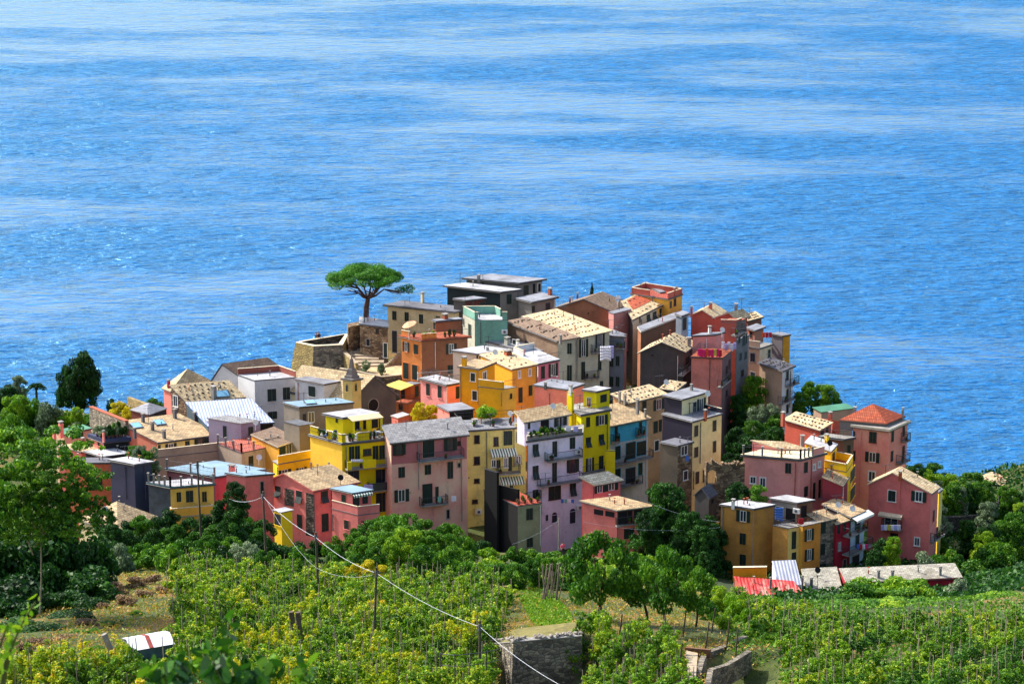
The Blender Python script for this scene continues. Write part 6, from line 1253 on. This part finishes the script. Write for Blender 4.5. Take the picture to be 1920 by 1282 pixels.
scatter('lawn', 'bright green grass strip on the terrace above the retaining wall', [(965,1108),(1030,1104),(1075,1158),(1062,1186),(1000,1172)], 240, 285, 7000, .17, L_BRI, .3, -.1, .15)
more_bushes()
for X, Y, w, D in ((160,1180,60,235),(210,1165,50,240),(255,1150,40,246),(120,1215,60,226),(180,1215,50,226)): bush(X, Y, w, D, L_MID, 'low green weed bush on the dry left slope', 'low bushes on the left slope')
bush(868, 1000, 60, 330, L_MID, 'green bush at the foot of the olive yellow house', None); bush(905, 1012, 50, 328, L_DARK, 'dark bush below the black sheeted wall', None)
def terrain_mesh():
    xs = np.concatenate([np.linspace(-420,-150,50)[:-1], np.arange(-150,150,1.4), np.linspace(150,420,50)[1:]])
    ys = np.concatenate([np.arange(-60,190,6.0), np.arange(190,440,1.3), np.arange(440,620,4.0)])
    X, Y = np.meshgrid(xs, ys); Z = ground_np(X, Y)
    # a smooth broad hill rather than ruled facets, roughened a little
    for _ in range(2): Z[1:-1,1:-1] = (Z[1:-1,1:-1]*2 + Z[:-2,1:-1] + Z[2:,1:-1] + Z[1:-1,:-2] + Z[1:-1,2:])/6
    rn = np.array([mnoise.noise((x*.13, y*.13, 0)) for x, y in zip(X.ravel(), Y.ravel())]).reshape(X.shape)
    rf = np.array([mnoise.noise((x*.6, y*.6, 3)) for x, y in zip(X.ravel(), Y.ravel())]).reshape(X.shape)
    Z = Z + rn*np.where(Y < 340, .35, .5) + rf*.12 + np.where(Y > 425, rn*8 + rf*1.5, 0)
    n, m = X.shape; idx = np.arange(n*m).reshape(n, m)
    f = np.stack([idx[:-1,:-1], idx[:-1,1:], idx[1:,1:], idx[1:,:-1]], -1).reshape(-1, 4)
    me = bpy.data.meshes.new('ground'); me.vertices.add(n*m); me.vertices.foreach_set('co', np.stack([X, Y, Z], -1).astype(np.float32).ravel())
    me.loops.add(f.size); me.loops.foreach_set('vertex_index', f.ravel().astype(np.int32)); me.polygons.add(len(f)); me.polygons.foreach_set('loop_start', np.arange(0, f.size, 4, dtype=np.int32)); me.polygons.foreach_set('loop_total', np.full(len(f), 4, dtype=np.int32))
    me.polygons.foreach_set('use_smooth', [True]*len(f)); me.update(calc_edges=True)
    t = NT('hillside_soil_and_grass'); o = t.co.outputs['Object']
    a = t.noise(o, .11, 6, .65); b = t.noise(o, 1.2, 5, .7)
    c = t.ramp(a, [(.36, S(46,62,24)), (.52, S(74,84,32)), (.6, S(126,98,54)), (.72, S(112,84,50))])
    c = t.mix(c, t.ramp(b, [(.3, (.5,.5,.45)), (.7, (1.3,1.3,1.2))]), .9, 'MULTIPLY')
    geo = t.n('NewGeometry'); sx = t.n('SeparateXYZ'); t.l(geo.outputs['Normal'], sx.inputs[0])
    c = t.mix(S(96,88,78), c, t.ramp(sx.outputs[2], [(.55, (0,0,0)), (.75, (1,1,1))]))
    t.l(c, t.b.inputs['Base Color']); t.b.inputs['Roughness'].default_value = 1; t.bump(b, .6, .3)
    me.materials.append(t.m); ob = bpy.data.objects.new('ground', me); col.objects.link(ob); tag(ob, 'steep green and brown hillside under the village and vineyards', 'ground', None, 'structure')
terrain_mesh()
def sea():
    m = MB(); X = 30000; m.poly([(-X,-2000,0),(X,-2000,0),(X,40000,0),(-X,40000,0)])
    t = NT('sea_water'); g = t.n('NewGeometry').outputs['Position']
    def mp(sc, rot=0):
        x = t.n('Mapping'); x.inputs['Scale'].default_value = sc; x.inputs['Rotation'].default_value = (0,0,rot); t.l(g, x.inputs[0]); return x.outputs[0]
    def mr(v, a, b, c, d):
        x = t.n('MapRange'); t.l(v, x.inputs[0])
        for i, q in enumerate((a,b,c,d)): x.inputs[i+1].default_value = q
        return x.outputs[0]
    def ma(a, k, b):
        x = t.n('Math'); x.operation = 'MULTIPLY_ADD'; t.l(a, x.inputs[0]); x.inputs[1].default_value = k; t.l(b, x.inputs[2]); return x.outputs[0]
    w1 = t.noise(mp((.15,.42,1), .14), 1.0, 4, .6); w2 = t.noise(mp((.045,.09,1), -.15), 1.0, 3, .6); w3 = t.noise(mp((.55,1.0,1), .3), 1.0, 2, .5)
    hgt = ma(w3, .22, ma(w2, 2.4, w1))
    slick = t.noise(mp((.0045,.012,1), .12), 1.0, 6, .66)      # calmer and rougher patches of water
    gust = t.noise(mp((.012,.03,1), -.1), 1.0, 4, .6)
    gx = t.n('SeparateXYZ'); t.l(g, gx.inputs[0])     # calm patches biased far out and left to paint a pale sun sheen there
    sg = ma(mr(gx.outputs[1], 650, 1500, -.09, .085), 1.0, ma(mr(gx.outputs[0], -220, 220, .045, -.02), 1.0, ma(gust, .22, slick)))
    bp = t.n('Bump'); bp.inputs['Distance'].default_value = SEA_B; t.l(mr(sg, .56, .72, 1.0, .26), bp.inputs['Strength']); t.l(hgt, bp.inputs['Height'])
    df = t.n('BsdfDiffuse'); gl = t.n('BsdfGlossy'); fr = t.n('Fresnel'); mx = t.n('MixShader'); fr.inputs[0].default_value = 1.34
    for q in (df, gl, fr): t.l(bp.outputs[0], q.inputs['Normal'])
    t.l(t.ramp(w1, [(.35, SEA_D[0]), (.65, SEA_D[1])]), df.inputs[0]); t.l(t.ramp(mr(sg,.56,.72,0,1), [(0, SEA_T), (1, (.74,.98,1,1))]), gl.inputs[0]); t.l(mr(sg, .56, .72, SEA_R, SEA_R*.8), gl.inputs['Roughness'])  # whiter reflection tint in calm patches: their sheen is put into the colour
    k = t.n('Math'); k.operation = 'MULTIPLY_ADD'; k.use_clamp = True; t.l(fr.outputs[0], k.inputs[0]); k.inputs[1].default_value = SEA_F; k.inputs[2].default_value = 0.0
    t.l(k.outputs[0], mx.inputs[0]); t.l(df.outputs[0], mx.inputs[1]); t.l(gl.outputs[0], mx.inputs[2]); t.l(mx.outputs[0], t.t.nodes['Material Output'].inputs[0])
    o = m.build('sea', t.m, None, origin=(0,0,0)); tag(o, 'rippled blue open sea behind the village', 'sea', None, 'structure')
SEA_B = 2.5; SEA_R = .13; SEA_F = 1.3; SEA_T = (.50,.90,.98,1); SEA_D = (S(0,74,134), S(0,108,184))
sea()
if DBG: print('objects', len(bpy.data.objects))
